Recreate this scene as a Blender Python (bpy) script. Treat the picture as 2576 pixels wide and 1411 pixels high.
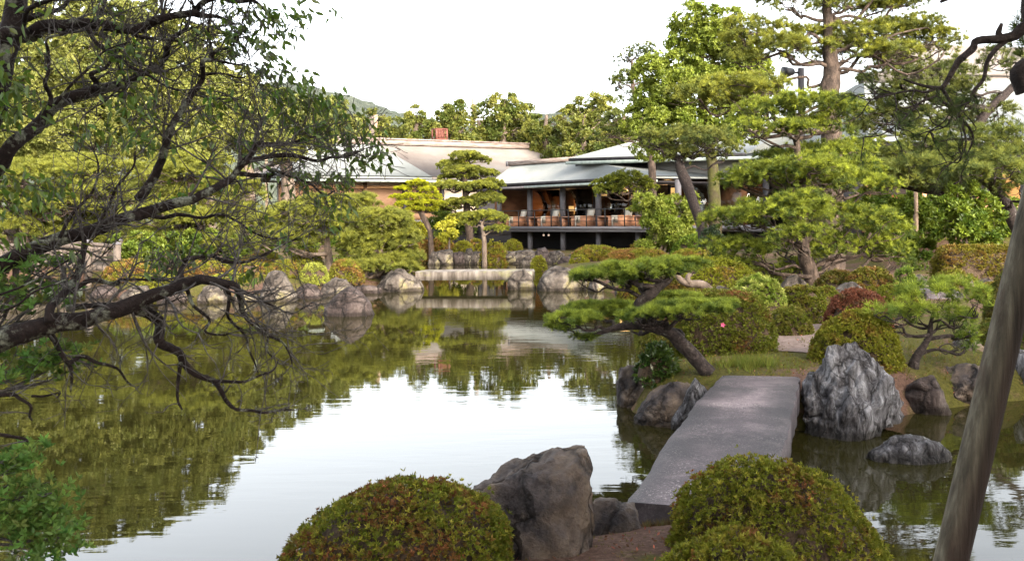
import bpy, math, random
import numpy as np
from math import radians, sin, cos, pi

for _o in list(bpy.data.objects):
    bpy.data.objects.remove(_o)
SC = bpy.context.scene
COL = SC.collection

# ------------------------------------------------------------------ camera, sky, sun, exposure
F, CX, CY, H, ROLL = 2600.0, 1288.0, 552.0, 2.1, radians(0.6)
cam = bpy.data.cameras.new('camera')
cam.sensor_width = 36.0
cam.lens = F / 2576.0 * 36.0
cam.shift_x = 0.0
cam.shift_y = -(705.5 - CY) / 2576.0
cam.clip_start = 0.1
cam.clip_end = 4000
cam_o = bpy.data.objects.new('camera', cam)
COL.objects.link(cam_o)
from mathutils import Matrix, Vector
cam_o.matrix_world = Matrix.Translation((0, 0, H)) @ Matrix.Rotation(radians(90), 4, 'X') @ Matrix.Rotation(-ROLL, 4, 'Z')
cam.dof.use_dof = False
cam.dof.focus_distance = 28.0
cam.dof.aperture_fstop = 5.6
SC.camera = cam_o

SUN_EL, SUN_AZ = radians(24), radians(148)
w = bpy.data.worlds.new('World')
SC.world = w
w.use_nodes = True
nt = w.node_tree
nt.nodes.clear()
sky = nt.nodes.new('ShaderNodeTexSky')
sky.sky_type = 'NISHITA'
sky.sun_disc = False
sky.sun_elevation = SUN_EL
sky.sun_rotation = SUN_AZ
sky.air_density = 1.0
sky.dust_density = 3.0
sky.ozone_density = 1.0
hsv = nt.nodes.new('ShaderNodeHueSaturation')
hsv.inputs['Saturation'].default_value = 0.26
bg = nt.nodes.new('ShaderNodeBackground')
bg.inputs['Strength'].default_value = 0.15
out = nt.nodes.new('ShaderNodeOutputWorld')
nt.links.new(sky.outputs[0], hsv.inputs['Color'])
nt.links.new(hsv.outputs[0], bg.inputs[0])
nt.links.new(bg.outputs[0], out.inputs[0])

sl = bpy.data.lights.new('sun', 'SUN')
sl.energy = 1.15
sl.angle = radians(28)
sl.color = (1.0, 0.80, 0.54)
so = bpy.data.objects.new('sun', sl)
COL.objects.link(so)
sd_dir = Vector((sin(SUN_AZ) * cos(SUN_EL), cos(SUN_AZ) * cos(SUN_EL), sin(SUN_EL)))
so.rotation_euler = sd_dir.to_track_quat('Z', 'Y').to_euler()

SC.view_settings.view_transform = 'Standard'
SC.view_settings.look = 'None'
SC.view_settings.exposure = 2.46
SC.view_settings.gamma = 1.0
SC.render.engine = 'CYCLES'
SC.cycles.max_bounces = 7
SC.cycles.diffuse_bounces = 3
SC.cycles.glossy_bounces = 3
SC.cycles.transmission_bounces = 4
SC.cycles.transparent_max_bounces = 6
SC.cycles.caustics_reflective = False
SC.cycles.caustics_refractive = False
SC.cycles.sample_clamp_indirect = 6.0
SC.cycles.use_denoising = True

# ------------------------------------------------------------------ helpers
rng = np.random.default_rng(7)
CR, SR = cos(ROLL), sin(ROLL)

def P(x, y, Y):
    dx, dy = x - CX, y - CY
    xl, yl = dx * CR - dy * SR, dx * SR + dy * CR
    return np.array((xl / F * Y, Y, H - yl / F * Y))

def GY(x, y, z=0.0):
    dx, dy = x - CX, y - CY
    return (H - z) * F / (dx * SR + dy * CR)

def G(x, y, z=0.0):
    return P(x, y, GY(x, y, z))

def nrm(a):
    return a / (np.linalg.norm(a, axis=-1, keepdims=True) + 1e-9)

def _hash(i, j, k, s):
    n = (i.astype(np.int64) * 374761393 + j.astype(np.int64) * 668265263 + k.astype(np.int64) * 2147483647 + s * 1274126177) & 0xFFFFFFFF
    n = ((n ^ (n >> 13)) * 1274126177) & 0xFFFFFFFF
    n = (n ^ (n >> 16)) & 0xFFFFFF
    return n / float(0xFFFFFF)

def vnoise(p, seed=0):
    p = np.asarray(p, float)
    i = np.floor(p).astype(np.int64)
    f = p - i
    f = f * f * (3 - 2 * f)
    r = 0
    for a in (0, 1):
        for b in (0, 1):
            for c in (0, 1):
                wgt = (f[:, 0] if a else 1 - f[:, 0]) * (f[:, 1] if b else 1 - f[:, 1]) * (f[:, 2] if c else 1 - f[:, 2])
                r = r + wgt * _hash(i[:, 0] + a, i[:, 1] + b, i[:, 2] + c, seed)
    return r

def fbm(p, octv=4, seed=0):
    p = np.asarray(p, float)
    s, a, t = 0, 0.5, 0
    for o in range(octv):
        s = s + a * vnoise(p * (2 ** o), seed + o)
        t += a
        a *= 0.5
    return s / t

def tag(o, label=None, cat=None, group=None, kind=None):
    if label: o['label'] = label
    if cat: o['category'] = cat
    if group: o['group'] = group
    if kind: o['kind'] = kind
    return o

def empty(name, loc, label, cat, group=None):
    o = bpy.data.objects.new(name, None)
    o.location = Vector([float(c) for c in loc])
    o.empty_display_size = 0.2
    COL.objects.link(o)
    return tag(o, label, cat, group)

def link(name, me, parent=None):
    o = bpy.data.objects.new(name, me)
    COL.objects.link(o)
    if parent is not None:
        o.parent = parent
    return o

class MB:
    """collects vertices and faces, then links them as one mesh object"""
    def __init__(s):
        s.v, s.f, s.c, s.n = [], [], [], 0
    def add(s, V, faces, col=None):
        V = np.asarray(V, float)
        for f in faces:
            f = np.asarray(f, np.int64)
            if len(f):
                s.f.append(f + s.n)
        s.v.append(V)
        if col is not None:
            c = np.asarray(col, float)
            if c.ndim == 1:
                c = np.repeat(c[None], len(V), 0)
            s.c.append(c)
        s.n += len(V)
        return s
    def box(s, lo, hi, frame=None, col=None):
        x0, y0, z0 = lo
        x1, y1, z1 = hi
        V = np.array([(x0, y0, z0), (x1, y0, z0), (x1, y1, z0), (x0, y1, z0), (x0, y0, z1), (x1, y0, z1), (x1, y1, z1), (x0, y1, z1)], float)
        if frame is not None:
            V = frame(V)
        q = [(0, 3, 2, 1), (4, 5, 6, 7), (0, 1, 5, 4), (1, 2, 6, 5), (2, 3, 7, 6), (3, 0, 4, 7)]
        return s.add(V, [q], col)
    def tube(s, pts, rad, sides=8, sub=4, rough=0.0, col=None, seed=0, smooth=True):
        V, q, t = tube(pts, rad, sides, sub, rough, seed, smooth)
        return s.add(V, [q, t], col)
    def mesh(s, name, mat, smooth=False, origin=None):
        me = bpy.data.meshes.new(name)
        V = np.concatenate(s.v)
        if origin is not None:
            V = V - np.asarray(origin, float)
        me.vertices.add(len(V))
        me.vertices.foreach_set('co', V.astype(np.float32).ravel())
        nl = sum(f.size for f in s.f)
        npg = sum(len(f) for f in s.f)
        me.loops.add(nl)
        me.polygons.add(npg)
        me.loops.foreach_set('vertex_index', np.concatenate([f.ravel() for f in s.f]).astype(np.int32))
        tot = np.concatenate([np.full(len(f), f.shape[1]) for f in s.f])
        st = np.concatenate([[0], np.cumsum(tot)[:-1]])
        me.polygons.foreach_set('loop_start', st.astype(np.int32))
        me.polygons.foreach_set('loop_total', tot.astype(np.int32))
        if smooth:
            me.polygons.foreach_set('use_smooth', np.ones(npg, bool))
        if s.c:
            a = me.attributes.new('col', 'FLOAT_COLOR', 'POINT')
            c = np.concatenate(s.c)
            a.data.foreach_set('color', np.concatenate([c, np.ones((len(c), 1))], 1).astype(np.float32).ravel())
        me.materials.append(mat)
        me.update(calc_edges=True)
        me.validate(verbose=False)
        return me
    def build(s, name, mat, parent=None, smooth=False):
        org = None
        if parent is not None:
            p, org = parent, np.zeros(3)
            while p is not None:
                org = org + np.array(p.location)
                p = p.parent
        return link(name, s.mesh(name, mat, smooth, org), parent)

def smooth_path(pts, sub):
    pts = np.asarray(pts, float)
    if len(pts) < 3 or sub <= 1:
        return pts
    Q = np.vstack([2 * pts[0] - pts[1], pts, 2 * pts[-1] - pts[-2]])
    outp = []
    for i in range(1, len(Q) - 2):
        p0, p1, p2, p3 = Q[i - 1], Q[i], Q[i + 1], Q[i + 2]
        for k in range(sub):
            t = k / sub
            outp.append(0.5 * (2 * p1 + (p2 - p0) * t + (2 * p0 - 5 * p1 + 4 * p2 - p3) * t * t + (3 * p1 - p0 - 3 * p2 + p3) * t ** 3))
    outp.append(pts[-1])
    return np.array(outp)

def tube(pts, rad, sides=8, sub=4, rough=0.0, seed=0, smooth=True):
    pts = np.asarray(pts, float)
    rad = np.asarray(rad, float) * np.ones(len(pts))
    PR = smooth_path(np.column_stack([pts, rad]), sub if smooth else 1)
    C, R = PR[:, :3], np.maximum(PR[:, 3], 1e-4)
    T = nrm(np.gradient(C, axis=0)) if len(C) > 2 else nrm(np.repeat((C[-1:] - C[:1]), len(C), 0))
    a = np.array((0, 0, 1.0)) if abs(T[0][2]) < 0.9 else np.array((1.0, 0, 0))
    N = []
    n = np.cross(T[0], np.cross(a, T[0]))
    for t in T:
        n = n - t * np.dot(n, t)
        n = n / (np.linalg.norm(n) + 1e-9)
        N.append(n)
    N = np.array(N)
    B = np.cross(T, N)
    th = np.arange(sides) * 2 * pi / sides
    V = C[:, None] + R[:, None, None] * (N[:, None] * np.cos(th)[None, :, None] + B[:, None] * np.sin(th)[None, :, None])
    V = V.reshape(-1, 3)
    if rough:
        Rr = np.repeat(R, sides)
        d = V - np.repeat(C, sides, 0)
        nz = fbm(V / (np.mean(R) * 2.2), 3, seed) - 0.5
        V = V + d * (nz * rough)[:, None]
    m = len(C)
    q = []
    for i in range(m - 1):
        b0, b1 = i * sides, (i + 1) * sides
        k = np.arange(sides)
        k1 = (k + 1) % sides
        q.append(np.stack([b0 + k, b0 + k1, b1 + k1, b1 + k], 1))
    q = np.concatenate(q)
    V = np.vstack([V, C[:1], C[-1:]])
    c0, c1 = len(V) - 2, len(V) - 1
    k = np.arange(sides)
    k1 = (k + 1) % sides
    t = np.concatenate([np.stack([k1, k, np.full(sides, c0)], 1), np.stack([(m - 1) * sides + k, (m - 1) * sides + k1, np.full(sides, c1)], 1)])
    return V, q, t

def tufts(mb, pos, axis, L, W, K, spread, cols, shape='needle', droop=0.0, r=rng):
    """K blades fanned round an axis at every position: needles, leaf whorls or palmate leaves"""
    N = len(pos)
    if N == 0:
        return
    pos = np.asarray(pos, float)
    axis = nrm(np.asarray(axis, float))
    ref = nrm(r.normal(size=(N, 3)))
    t1 = nrm(np.cross(axis, ref))
    t2 = np.cross(axis, t1)
    az = (np.arange(K)[None] * 2 * pi / K) + r.uniform(0, 2 * pi, (N, 1)) + r.normal(0, 0.3, (N, K))
    tl = spread * np.sqrt(r.uniform(0.08, 1.0, (N, K)))
    d = (np.cos(tl)[..., None] * axis[:, None] + np.sin(tl)[..., None] * (np.cos(az)[..., None] * t1[:, None] + np.sin(az)[..., None] * t2[:, None]))
    if droop:
        d[..., 2] -= droop * r.uniform(0.3, 1, (N, K))
        d = nrm(d)
    s = nrm(np.cross(d, nrm(axis[:, None] + r.normal(0, 0.7, (N, K, 3)))))
    Lk = (np.asarray(L) * np.ones(N))[:, None, None] * r.uniform(0.7, 1.15, (N, K, 1))
    Wk = (np.asarray(W) * np.ones(N))[:, None, None]
    p = pos[:, None]
    cols = np.asarray(cols, float) * np.ones((N, 3))
    if shape == 'needle':
        V = np.stack([p - s * Wk * .5, p + s * Wk * .5, p + d * Lk], 2).reshape(-1, 3)
        f = np.arange(N * K * 3).reshape(-1, 3)
        c = np.repeat(cols, K * 3, 0)
    elif shape == 'leaf':
        V = np.stack([p + 0 * d, p + d * Lk * .45 + s * Wk * .5, p + d * Lk, p + d * Lk * .45 - s * Wk * .5], 2).reshape(-1, 3)
        f = np.arange(N * K * 4).reshape(-1, 4)
        c = np.repeat(cols, K * 4, 0)
    else:   # 'fold': six-sided leaf folded along its midrib
        nn = np.cross(d, s)
        m = p + d * Lk * .3
        e = p + d * Lk * .66
        up = nn * Wk * .18
        tip = p + d * Lk
        tip = tip - np.array((0, 0, 1.0)) * Lk * .12
        V = np.stack([p + 0 * d, m + s * Wk * .46 + up, e + s * Wk * .38 + up, tip, e - s * Wk * .38 + up, m - s * Wk * .46 + up], 2).reshape(-1, 3)
        b = np.arange(N * K)[:, None] * 6
        f = np.concatenate([b + np.array((0, 1, 2, 3)), b + np.array((0, 3, 4, 5))])
        c = np.repeat(cols, K * 6, 0)
    mb.add(V, [f], c)

def jcol(c, n, dv=0.22, dh=0.12, r=rng):
    c = np.asarray(c, float)
    k = np.exp(r.normal(0, dv, (n, 1)))
    h = r.normal(0, dh, (n, 1))
    o = c[None] * k
    o[:, 0:1] *= np.exp(h)
    o[:, 1:2] *= np.exp(-h * 0.2)
    return o

# ------------------------------------------------------------------ materials
def newmat(name):
    m = bpy.data.materials.new(name)
    m.use_nodes = True
    m.node_tree.nodes.clear()
    return m, m.node_tree.nodes, m.node_tree.links

def leaf_mat(name, trans=0.35, gloss=0.06, rough=0.45):
    m, n, l = newmat(name)
    o = n.new('ShaderNodeOutputMaterial')
    a = n.new('ShaderNodeAttribute'); a.attribute_name = 'col'
    d = n.new('ShaderNodeBsdfDiffuse')
    t = n.new('ShaderNodeBsdfTranslucent')
    g = n.new('ShaderNodeBsdfGlossy'); g.inputs['Roughness'].default_value = rough
    g.inputs['Color'].default_value = (.9, .9, .9, 1)
    x1 = n.new('ShaderNodeMixShader'); x1.inputs[0].default_value = trans
    x2 = n.new('ShaderNodeMixShader'); x2.inputs[0].default_value = gloss
    h = n.new('ShaderNodeHueSaturation'); h.inputs['Value'].default_value = 1.2; h.inputs['Hue'].default_value = 0.49
    h0 = n.new('ShaderNodeHueSaturation'); h0.inputs['Saturation'].default_value = 1.03; h0.inputs['Value'].default_value = 1.06
    l.new(a.outputs['Color'], h0.inputs['Color'])
    l.new(h0.outputs[0], d.inputs['Color'])
    l.new(h0.outputs[0], h.inputs['Color'])
    l.new(h.outputs[0], t.inputs['Color'])
    l.new(d.outputs[0], x1.inputs[1]); l.new(t.outputs[0], x1.inputs[2])
    l.new(x1.outputs[0], x2.inputs[1]); l.new(g.outputs[0], x2.inputs[2])
    l.new(x2.outputs[0], o.inputs[0])
    return m

def ramp(n, stops):
    r = n.new('ShaderNodeValToRGB')
    e = r.color_ramp.elements
    while len(e) < len(stops):
        e.new(0.5)
    for k, (p, c) in enumerate(stops):
        e[k].position = p
        e[k].color = (*c, 1) if len(c) == 3 else c
    return r

def surf_mat(name, stops, scale=4.0, distort=0.0, detail=8, rough=0.8, bump=0.3, bscale=None, stretch=(1, 1, 1), stops2=None, scale2=1.2, fac2=(0.55, 0.65), metallic=0.0, bdist=0.05, spec=0.3, nrough=0.6, rot=(0, 0, 0), stretch2=(1, 1, 1)):
    """noise-coloured surface with a second patchy layer (moss, lichen, stains) and bump"""
    m, n, l = newmat(name)
    o = n.new('ShaderNodeOutputMaterial')
    b = n.new('ShaderNodeBsdfPrincipled')
    b.inputs['Roughness'].default_value = rough
    b.inputs['Metallic'].default_value = metallic
    b.inputs['Specular IOR Level'].default_value = spec
    tc = n.new('ShaderNodeTexCoord')
    mp = n.new('ShaderNodeMapping'); mp.inputs['Scale'].default_value = stretch; mp.inputs['Rotation'].default_value = rot
    l.new(tc.outputs['Object'], mp.inputs[0])
    nz = n.new('ShaderNodeTexNoise'); nz.inputs['Scale'].default_value = scale; nz.inputs['Detail'].default_value = detail; nz.inputs['Roughness'].default_value = nrough; nz.inputs['Distortion'].default_value = distort
    l.new(mp.outputs[0], nz.inputs[0])
    r = ramp(n, stops)
    l.new(nz.outputs[0], r.inputs[0])
    col = r.outputs[0]
    if stops2:
        mp2 = n.new('ShaderNodeMapping'); mp2.inputs['Scale'].default_value = stretch2
        l.new(tc.outputs['Object'], mp2.inputs[0])
        nz2 = n.new('ShaderNodeTexNoise'); nz2.inputs['Scale'].default_value = scale2; nz2.inputs['Detail'].default_value = 9; nz2.inputs['Roughness'].default_value = 0.65
        l.new(mp2.outputs[0], nz2.inputs[0])
        fr = ramp(n, [(fac2[0], (0, 0, 0)), (fac2[1], (1, 1, 1))])
        l.new(nz2.outputs[0], fr.inputs[0])
        nz3 = n.new('ShaderNodeTexNoise'); nz3.inputs['Scale'].default_value = scale * 2.3; nz3.inputs['Detail'].default_value = 6
        l.new(tc.outputs['Object'], nz3.inputs[0])
        r2 = ramp(n, stops2)
        l.new(nz3.outputs[0], r2.inputs[0])
        mx = n.new('ShaderNodeMixRGB')
        l.new(fr.outputs[0], mx.inputs[0]); l.new(col, mx.inputs[1]); l.new(r2.outputs[0], mx.inputs[2])
        col = mx.outputs[0]
    l.new(col, b.inputs['Base Color'])
    if bump:
        bm = n.new('ShaderNodeBump'); bm.inputs['Strength'].default_value = bump; bm.inputs['Distance'].default_value = bdist
        if bscale:
            nb = n.new('ShaderNodeTexNoise'); nb.inputs['Scale'].default_value = bscale; nb.inputs['Detail'].default_value = 8; nb.inputs['Roughness'].default_value = 0.65
            l.new(mp.outputs[0], nb.inputs[0])
            l.new(nb.outputs[0], bm.inputs['Height'])
        else:
            l.new(nz.outputs[0], bm.inputs['Height'])
        l.new(bm.outputs[0], b.inputs['Normal'])
    l.new(b.outputs[0], o.inputs[0])
    return m

def emit_mat(name, c, s):
    m, n, l = newmat(name)
    o = n.new('ShaderNodeOutputMaterial')
    e = n.new('ShaderNodeEmission'); e.inputs[0].default_value = (*c, 1); e.inputs[1].default_value = s
    l.new(e.outputs[0], o.inputs[0])
    return m

def attr_mat(name, rough=0.8):
    m, n, l = newmat(name)
    o = n.new('ShaderNodeOutputMaterial')
    b = n.new('ShaderNodeBsdfPrincipled'); b.inputs['Roughness'].default_value = rough
    a = n.new('ShaderNodeAttribute'); a.attribute_name = 'col'
    l.new(a.outputs['Color'], b.inputs['Base Color'])
    l.new(b.outputs[0], o.inputs[0])
    return m

def glass_mat(name):
    m, n, l = newmat(name)
    o = n.new('ShaderNodeOutputMaterial')
    t = n.new('ShaderNodeBsdfTransparent'); t.inputs[0].default_value = (.86, .88, .86, 1)
    g = n.new('ShaderNodeBsdfGlossy'); g.inputs['Roughness'].default_value = 0.02
    fr = n.new('ShaderNodeFresnel'); fr.inputs[0].default_value = 1.5
    x = n.new('ShaderNodeMixShader')
    l.new(fr.outputs[0], x.inputs[0]); l.new(t.outputs[0], x.inputs[1]); l.new(g.outputs[0], x.inputs[2])
    l.new(x.outputs[0], o.inputs[0])
    return m

M = {}
M['leaf'] = leaf_mat('leaf', gloss=0.015)
M['needle'] = leaf_mat('pine needles', trans=0.38, gloss=0.012, rough=0.5)
M['glossy_leaf'] = leaf_mat('glossy leaf', trans=0.36, gloss=0.045, rough=0.35)
M['twig'] = surf_mat('bush twigs', [(.3, (.035, .024, .015)), (.7, (.10, .065, .04))], scale=30, bump=0.5, rough=.9)
M['bark_pine'] = surf_mat('pine bark', [(.3, (.022, .016, .013)), (.5, (.062, .044, .034)), (.72, (.135, .095, .072))], scale=9, bscale=16, bump=0.9, bdist=.06, stretch=(1, 1, .45), rough=.92)
M['bark_dark'] = surf_mat('dark pine bark', [(.3, (.016, .012, .011)), (.55, (.042, .031, .028)), (.75, (.095, .072, .064))], scale=22, bscale=30, bump=0.9, bdist=.04, rough=.92, stops2=[(.4, (.17, .17, .15)), (.7, (.30, .30, .27))], scale2=9, fac2=(.62, .7))
M['bark_cherry'] = surf_mat('lichen covered cherry bark', [(.3, (.012, .007, .006)), (.6, (.030, .019, .016)), (.8, (.065, .046, .038))], scale=40, bscale=55, bump=1.0, bdist=.02, rough=.93, stops2=[(.35, (.12, .12, .09)), (.65, (.27, .275, .21))], scale2=10, fac2=(.54, .62))
M['bark_twig'] = surf_mat('grey twigs', [(.35, (.036, .029, .026)), (.65, (.125, .112, .104))], scale=18, bump=.3, rough=.9)
M['bark_grey'] = surf_mat('pale trunk bark', [(.3, (.06, .042, .03)), (.5, (.14, .105, .08)), (.75, (.25, .195, .155))], scale=6, bscale=10, bump=.8, stretch=(1, 1, .4), rough=.9)
M['bark_moss'] = surf_mat('mossy bark', [(.3, (.03, .023, .014)), (.7, (.085, .06, .038))], scale=6, bscale=9, bump=.8, stops2=[(.4, (.05, .05, .012)), (.7, (.085, .08, .02))], scale2=1.2, fac2=(.42, .55))
M['rock_dark'] = surf_mat('dark purplish rock', [(.30, (.014, .011, .012)), (.48, (.052, .042, .042)), (.70, (.17, .145, .14))], scale=3.2, detail=12, bscale=7, bump=1.0, bdist=.09, nrough=.74, rough=.78, stops2=[(.35, (.15, .105, .07)), (.65, (.27, .20, .145))], scale2=1.3, fac2=(.44, .60))
M['rock_grey'] = surf_mat('striated grey rock', [(.37, (.022, .018, .019)), (.46, (.095, .087, .090)), (.55, (.22, .212, .22)), (.67, (.52, .51, .53))], scale=4.6, detail=14, bscale=9, bump=1.0, bdist=.16, distort=.8, stretch=(2.0, 1.4, .55), rot=(0, radians(24), 0), nrough=.74, rough=.72, stops2=[(.4, (.09, .075, .03)), (.7, (.15, .12, .05))], scale2=2.4, fac2=(.68, .74))
M['rock_warm'] = surf_mat('warm shore rock', [(.34, (.030, .024, .020)), (.48, (.092, .075, .062)), (.66, (.22, .19, .158))], scale=2.1, detail=12, bscale=4, bump=.9, bdist=.12, nrough=.72, rough=.85, stops2=[(.4, (.20, .17, .06)), (.7, (.34, .30, .14))], scale2=1.1, fac2=(.57, .68))
M['rock_brown'] = surf_mat('brown streaked rock', [(.30, (.022, .016, .014)), (.5, (.062, .044, .039)), (.70, (.14, .11, .097))], scale=2.6, detail=12, bscale=5, bump=.9, bdist=.1, nrough=.72, stretch=(1.6, 1, .5), rough=.8, stops2=[(.4, (.15, .125, .11)), (.7, (.22, .19, .17))], scale2=2.2, fac2=(.6, .72))
M['moss'] = surf_mat('moss', [(.3, (.05, .04, .012)), (.7, (.14, .12, .02))], scale=14, bump=.8, rough=1)
M['slab'] = surf_mat('granite slab', [(.36, (.026, .019, .022)), (.5, (.070, .054, .061)), (.66, (.21, .175, .185))], scale=1.25, detail=14, nrough=.78, bscale=130, bump=.6, bdist=.01, rough=.62, spec=.5, stops2=[(.42, (.12, .105, .108)), (.62, (.42, .385, .38))], scale2=70, fac2=(.55, .65))
M['slab_side'] = surf_mat('stained stone slab', [(.34, (.07, .055, .042)), (.5, (.20, .17, .145)), (.66, (.36, .32, .28))], scale=2.6, detail=10, stretch=(2.2, 2.2, .35), bscale=14, bump=.5, rough=.8, stops2=[(.4, (.19, .19, .07)), (.7, (.30, .28, .13))], scale2=1.4, fac2=(.56, .70))
M['ground'] = None
M['wood_pole'] = surf_mat('weathered pole wood', [(.3, (.032, .027, .020)), (.5, (.085, .073, .054)), (.72, (.18, .162, .125))], scale=7, detail=10, stretch=(6, 6, .35), bscale=16, bump=.5, bdist=.02, rough=.85, stops2=[(.4, (.045, .030, .022)), (.7, (.08, .056, .042))], scale2=3.0, fac2=(.5, .62), stretch2=(2.2, 2.2, .22))
M['wood_pale'] = surf_mat('pale bridge timber', [(.3, (.07, .055, .044)), (.7, (.15, .12, .10))], scale=5, bump=.3, stretch=(1, 1, .6), rough=.85)
M['wood_stake'] = surf_mat('tan support stakes', [(.3, (.22, .15, .10)), (.7, (.42, .31, .22))], scale=8, bump=.3)
M['wood_warm'] = surf_mat('warm varnished wood', [(.3, (.42, .19, .10)), (.7, (.58, .29, .165))], scale=5, bump=.1, stretch=(1, 1, 5), rough=.45)
M['wood_brown'] = surf_mat('brown shutter boards', [(.3, (.125, .065, .036)), (.7, (.20, .115, .066))], scale=3, bump=.2, stretch=(1, 1, 6), rough=.7)
M['wood_beam'] = surf_mat('honey coloured beam', [(.3, (.42, .22, .10)), (.7, (.56, .33, .17))], scale=3, bump=.1, rough=.6)
M['dark_timber'] = surf_mat('dark timber', [(.3, (.018, .016, .018)), (.7, (.045, .041, .046))], scale=4, bump=.15, rough=.6)
M['dark_column'] = surf_mat('charcoal column', [(.3, (.085, .08, .088)), (.7, (.15, .142, .15))], scale=3, bump=.1, rough=.6)
M['deck'] = surf_mat('grey deck edge', [(.3, (.11, .105, .115)), (.7, (.19, .185, .20))], scale=3, bump=.1, rough=.55, stretch=(.3, .3, 4))
M['underfloor_shade'] = surf_mat('painted crawl space shade', [(.3, (.006, .006, .007)), (.7, (.012, .011, .012))], scale=2, bump=0, rough=1)  # near-black colour stands in for the shade under the floors
M['plaster'] = surf_mat('beige plaster', [(.3, (.52, .42, .32)), (.7, (.62, .52, .41))], scale=2, bump=.1, rough=.95)
M['plaster_white'] = surf_mat('off-white plaster', [(.3, (.50, .48, .45)), (.7, (.60, .58, .55))], scale=2, bump=.1, rough=.95)
M['cream'] = surf_mat('cream upholstery', [(.3, (.70, .63, .52)), (.7, (.80, .73, .62))], scale=20, bump=.1, rough=.95)
M['tan'] = surf_mat('tan upholstery', [(.3, (.30, .245, .165)), (.7, (.40, .33, .235))], scale=20, bump=.1, rough=.95)
M['inner_wall'] = surf_mat('amber lounge wall', [(.3, (.085, .034, .014)), (.7, (.19, .082, .035))], scale=1.3, bump=.1, rough=.8, stretch=(1, 1, 2))
M['metal_dark'] = surf_mat('black railing metal', [(.3, (.012, .012, .013)), (.7, (.03, .03, .033))], scale=4, bump=0, rough=.45)
M['metal_rust'] = surf_mat('red rusty metal', [(.3, (.13, .045, .032)), (.7, (.20, .075, .055))], scale=6, bump=.2, rough=.7)
M['copper_fascia'] = surf_mat('verdigris copper fascia', [(.3, (.24, .29, .26)), (.7, (.45, .50, .45))], scale=1.6, bump=.1, rough=.5, stretch=(3, 3, 1))
M['ridge'] = surf_mat('weathered ridge boards', [(.3, (.12, .085, .07)), (.5, (.26, .20, .17)), (.7, (.42, .35, .31))], scale=3, stretch=(.5, .5, 5), bump=.4, rough=.9)
M['concrete_pole'] = surf_mat('concrete utility pole', [(.3, (.28, .2, .15)), (.7, (.38, .28, .22))], scale=3, bump=.1, rough=.9)
M['glass'] = glass_mat('window glass')
M['lamp'] = emit_mat('glowing paper lamp', (1.0, .56, .20), .30)
M['lamp_soft'] = emit_mat('warm strip light', (1.0, .42, .10), .34)
M['exit'] = emit_mat('lit exit sign', (.6, .95, .6), .22)
M['bulb'] = emit_mat('outdoor bulb', (1.0, .75, .55), .14)
M['body'] = attr_mat('clothing and skin')
M['flower'] = attr_mat('petals')

def roof_mat(name, stops, course=9.0, rough=.5):
    m = surf_mat(name, stops, scale=.55, detail=8, nrough=.6, bump=0, rough=rough, spec=.22)
    n, l = m.node_tree.nodes, m.node_tree.links
    b = [x for x in n if x.type == 'BSDF_PRINCIPLED'][0]
    tc = [x for x in n if x.type == 'TEX_COORD'][0]
    sx = n.new('ShaderNodeSeparateXYZ'); l.new(tc.outputs['Object'], sx.inputs[0])
    mu = n.new('ShaderNodeMath'); mu.operation = 'MULTIPLY'; mu.inputs[1].default_value = course
    l.new(sx.outputs['Z'], mu.inputs[0])
    fr = n.new('ShaderNodeMath'); fr.operation = 'FRACT'; l.new(mu.outputs[0], fr.inputs[0])
    bm = n.new('ShaderNodeBump'); bm.inputs['Strength'].default_value = .55; bm.inputs['Distance'].default_value = .04
    l.new(fr.outputs[0], bm.inputs['Height']); l.new(bm.outputs[0], b.inputs['Normal'])
    return m
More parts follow.
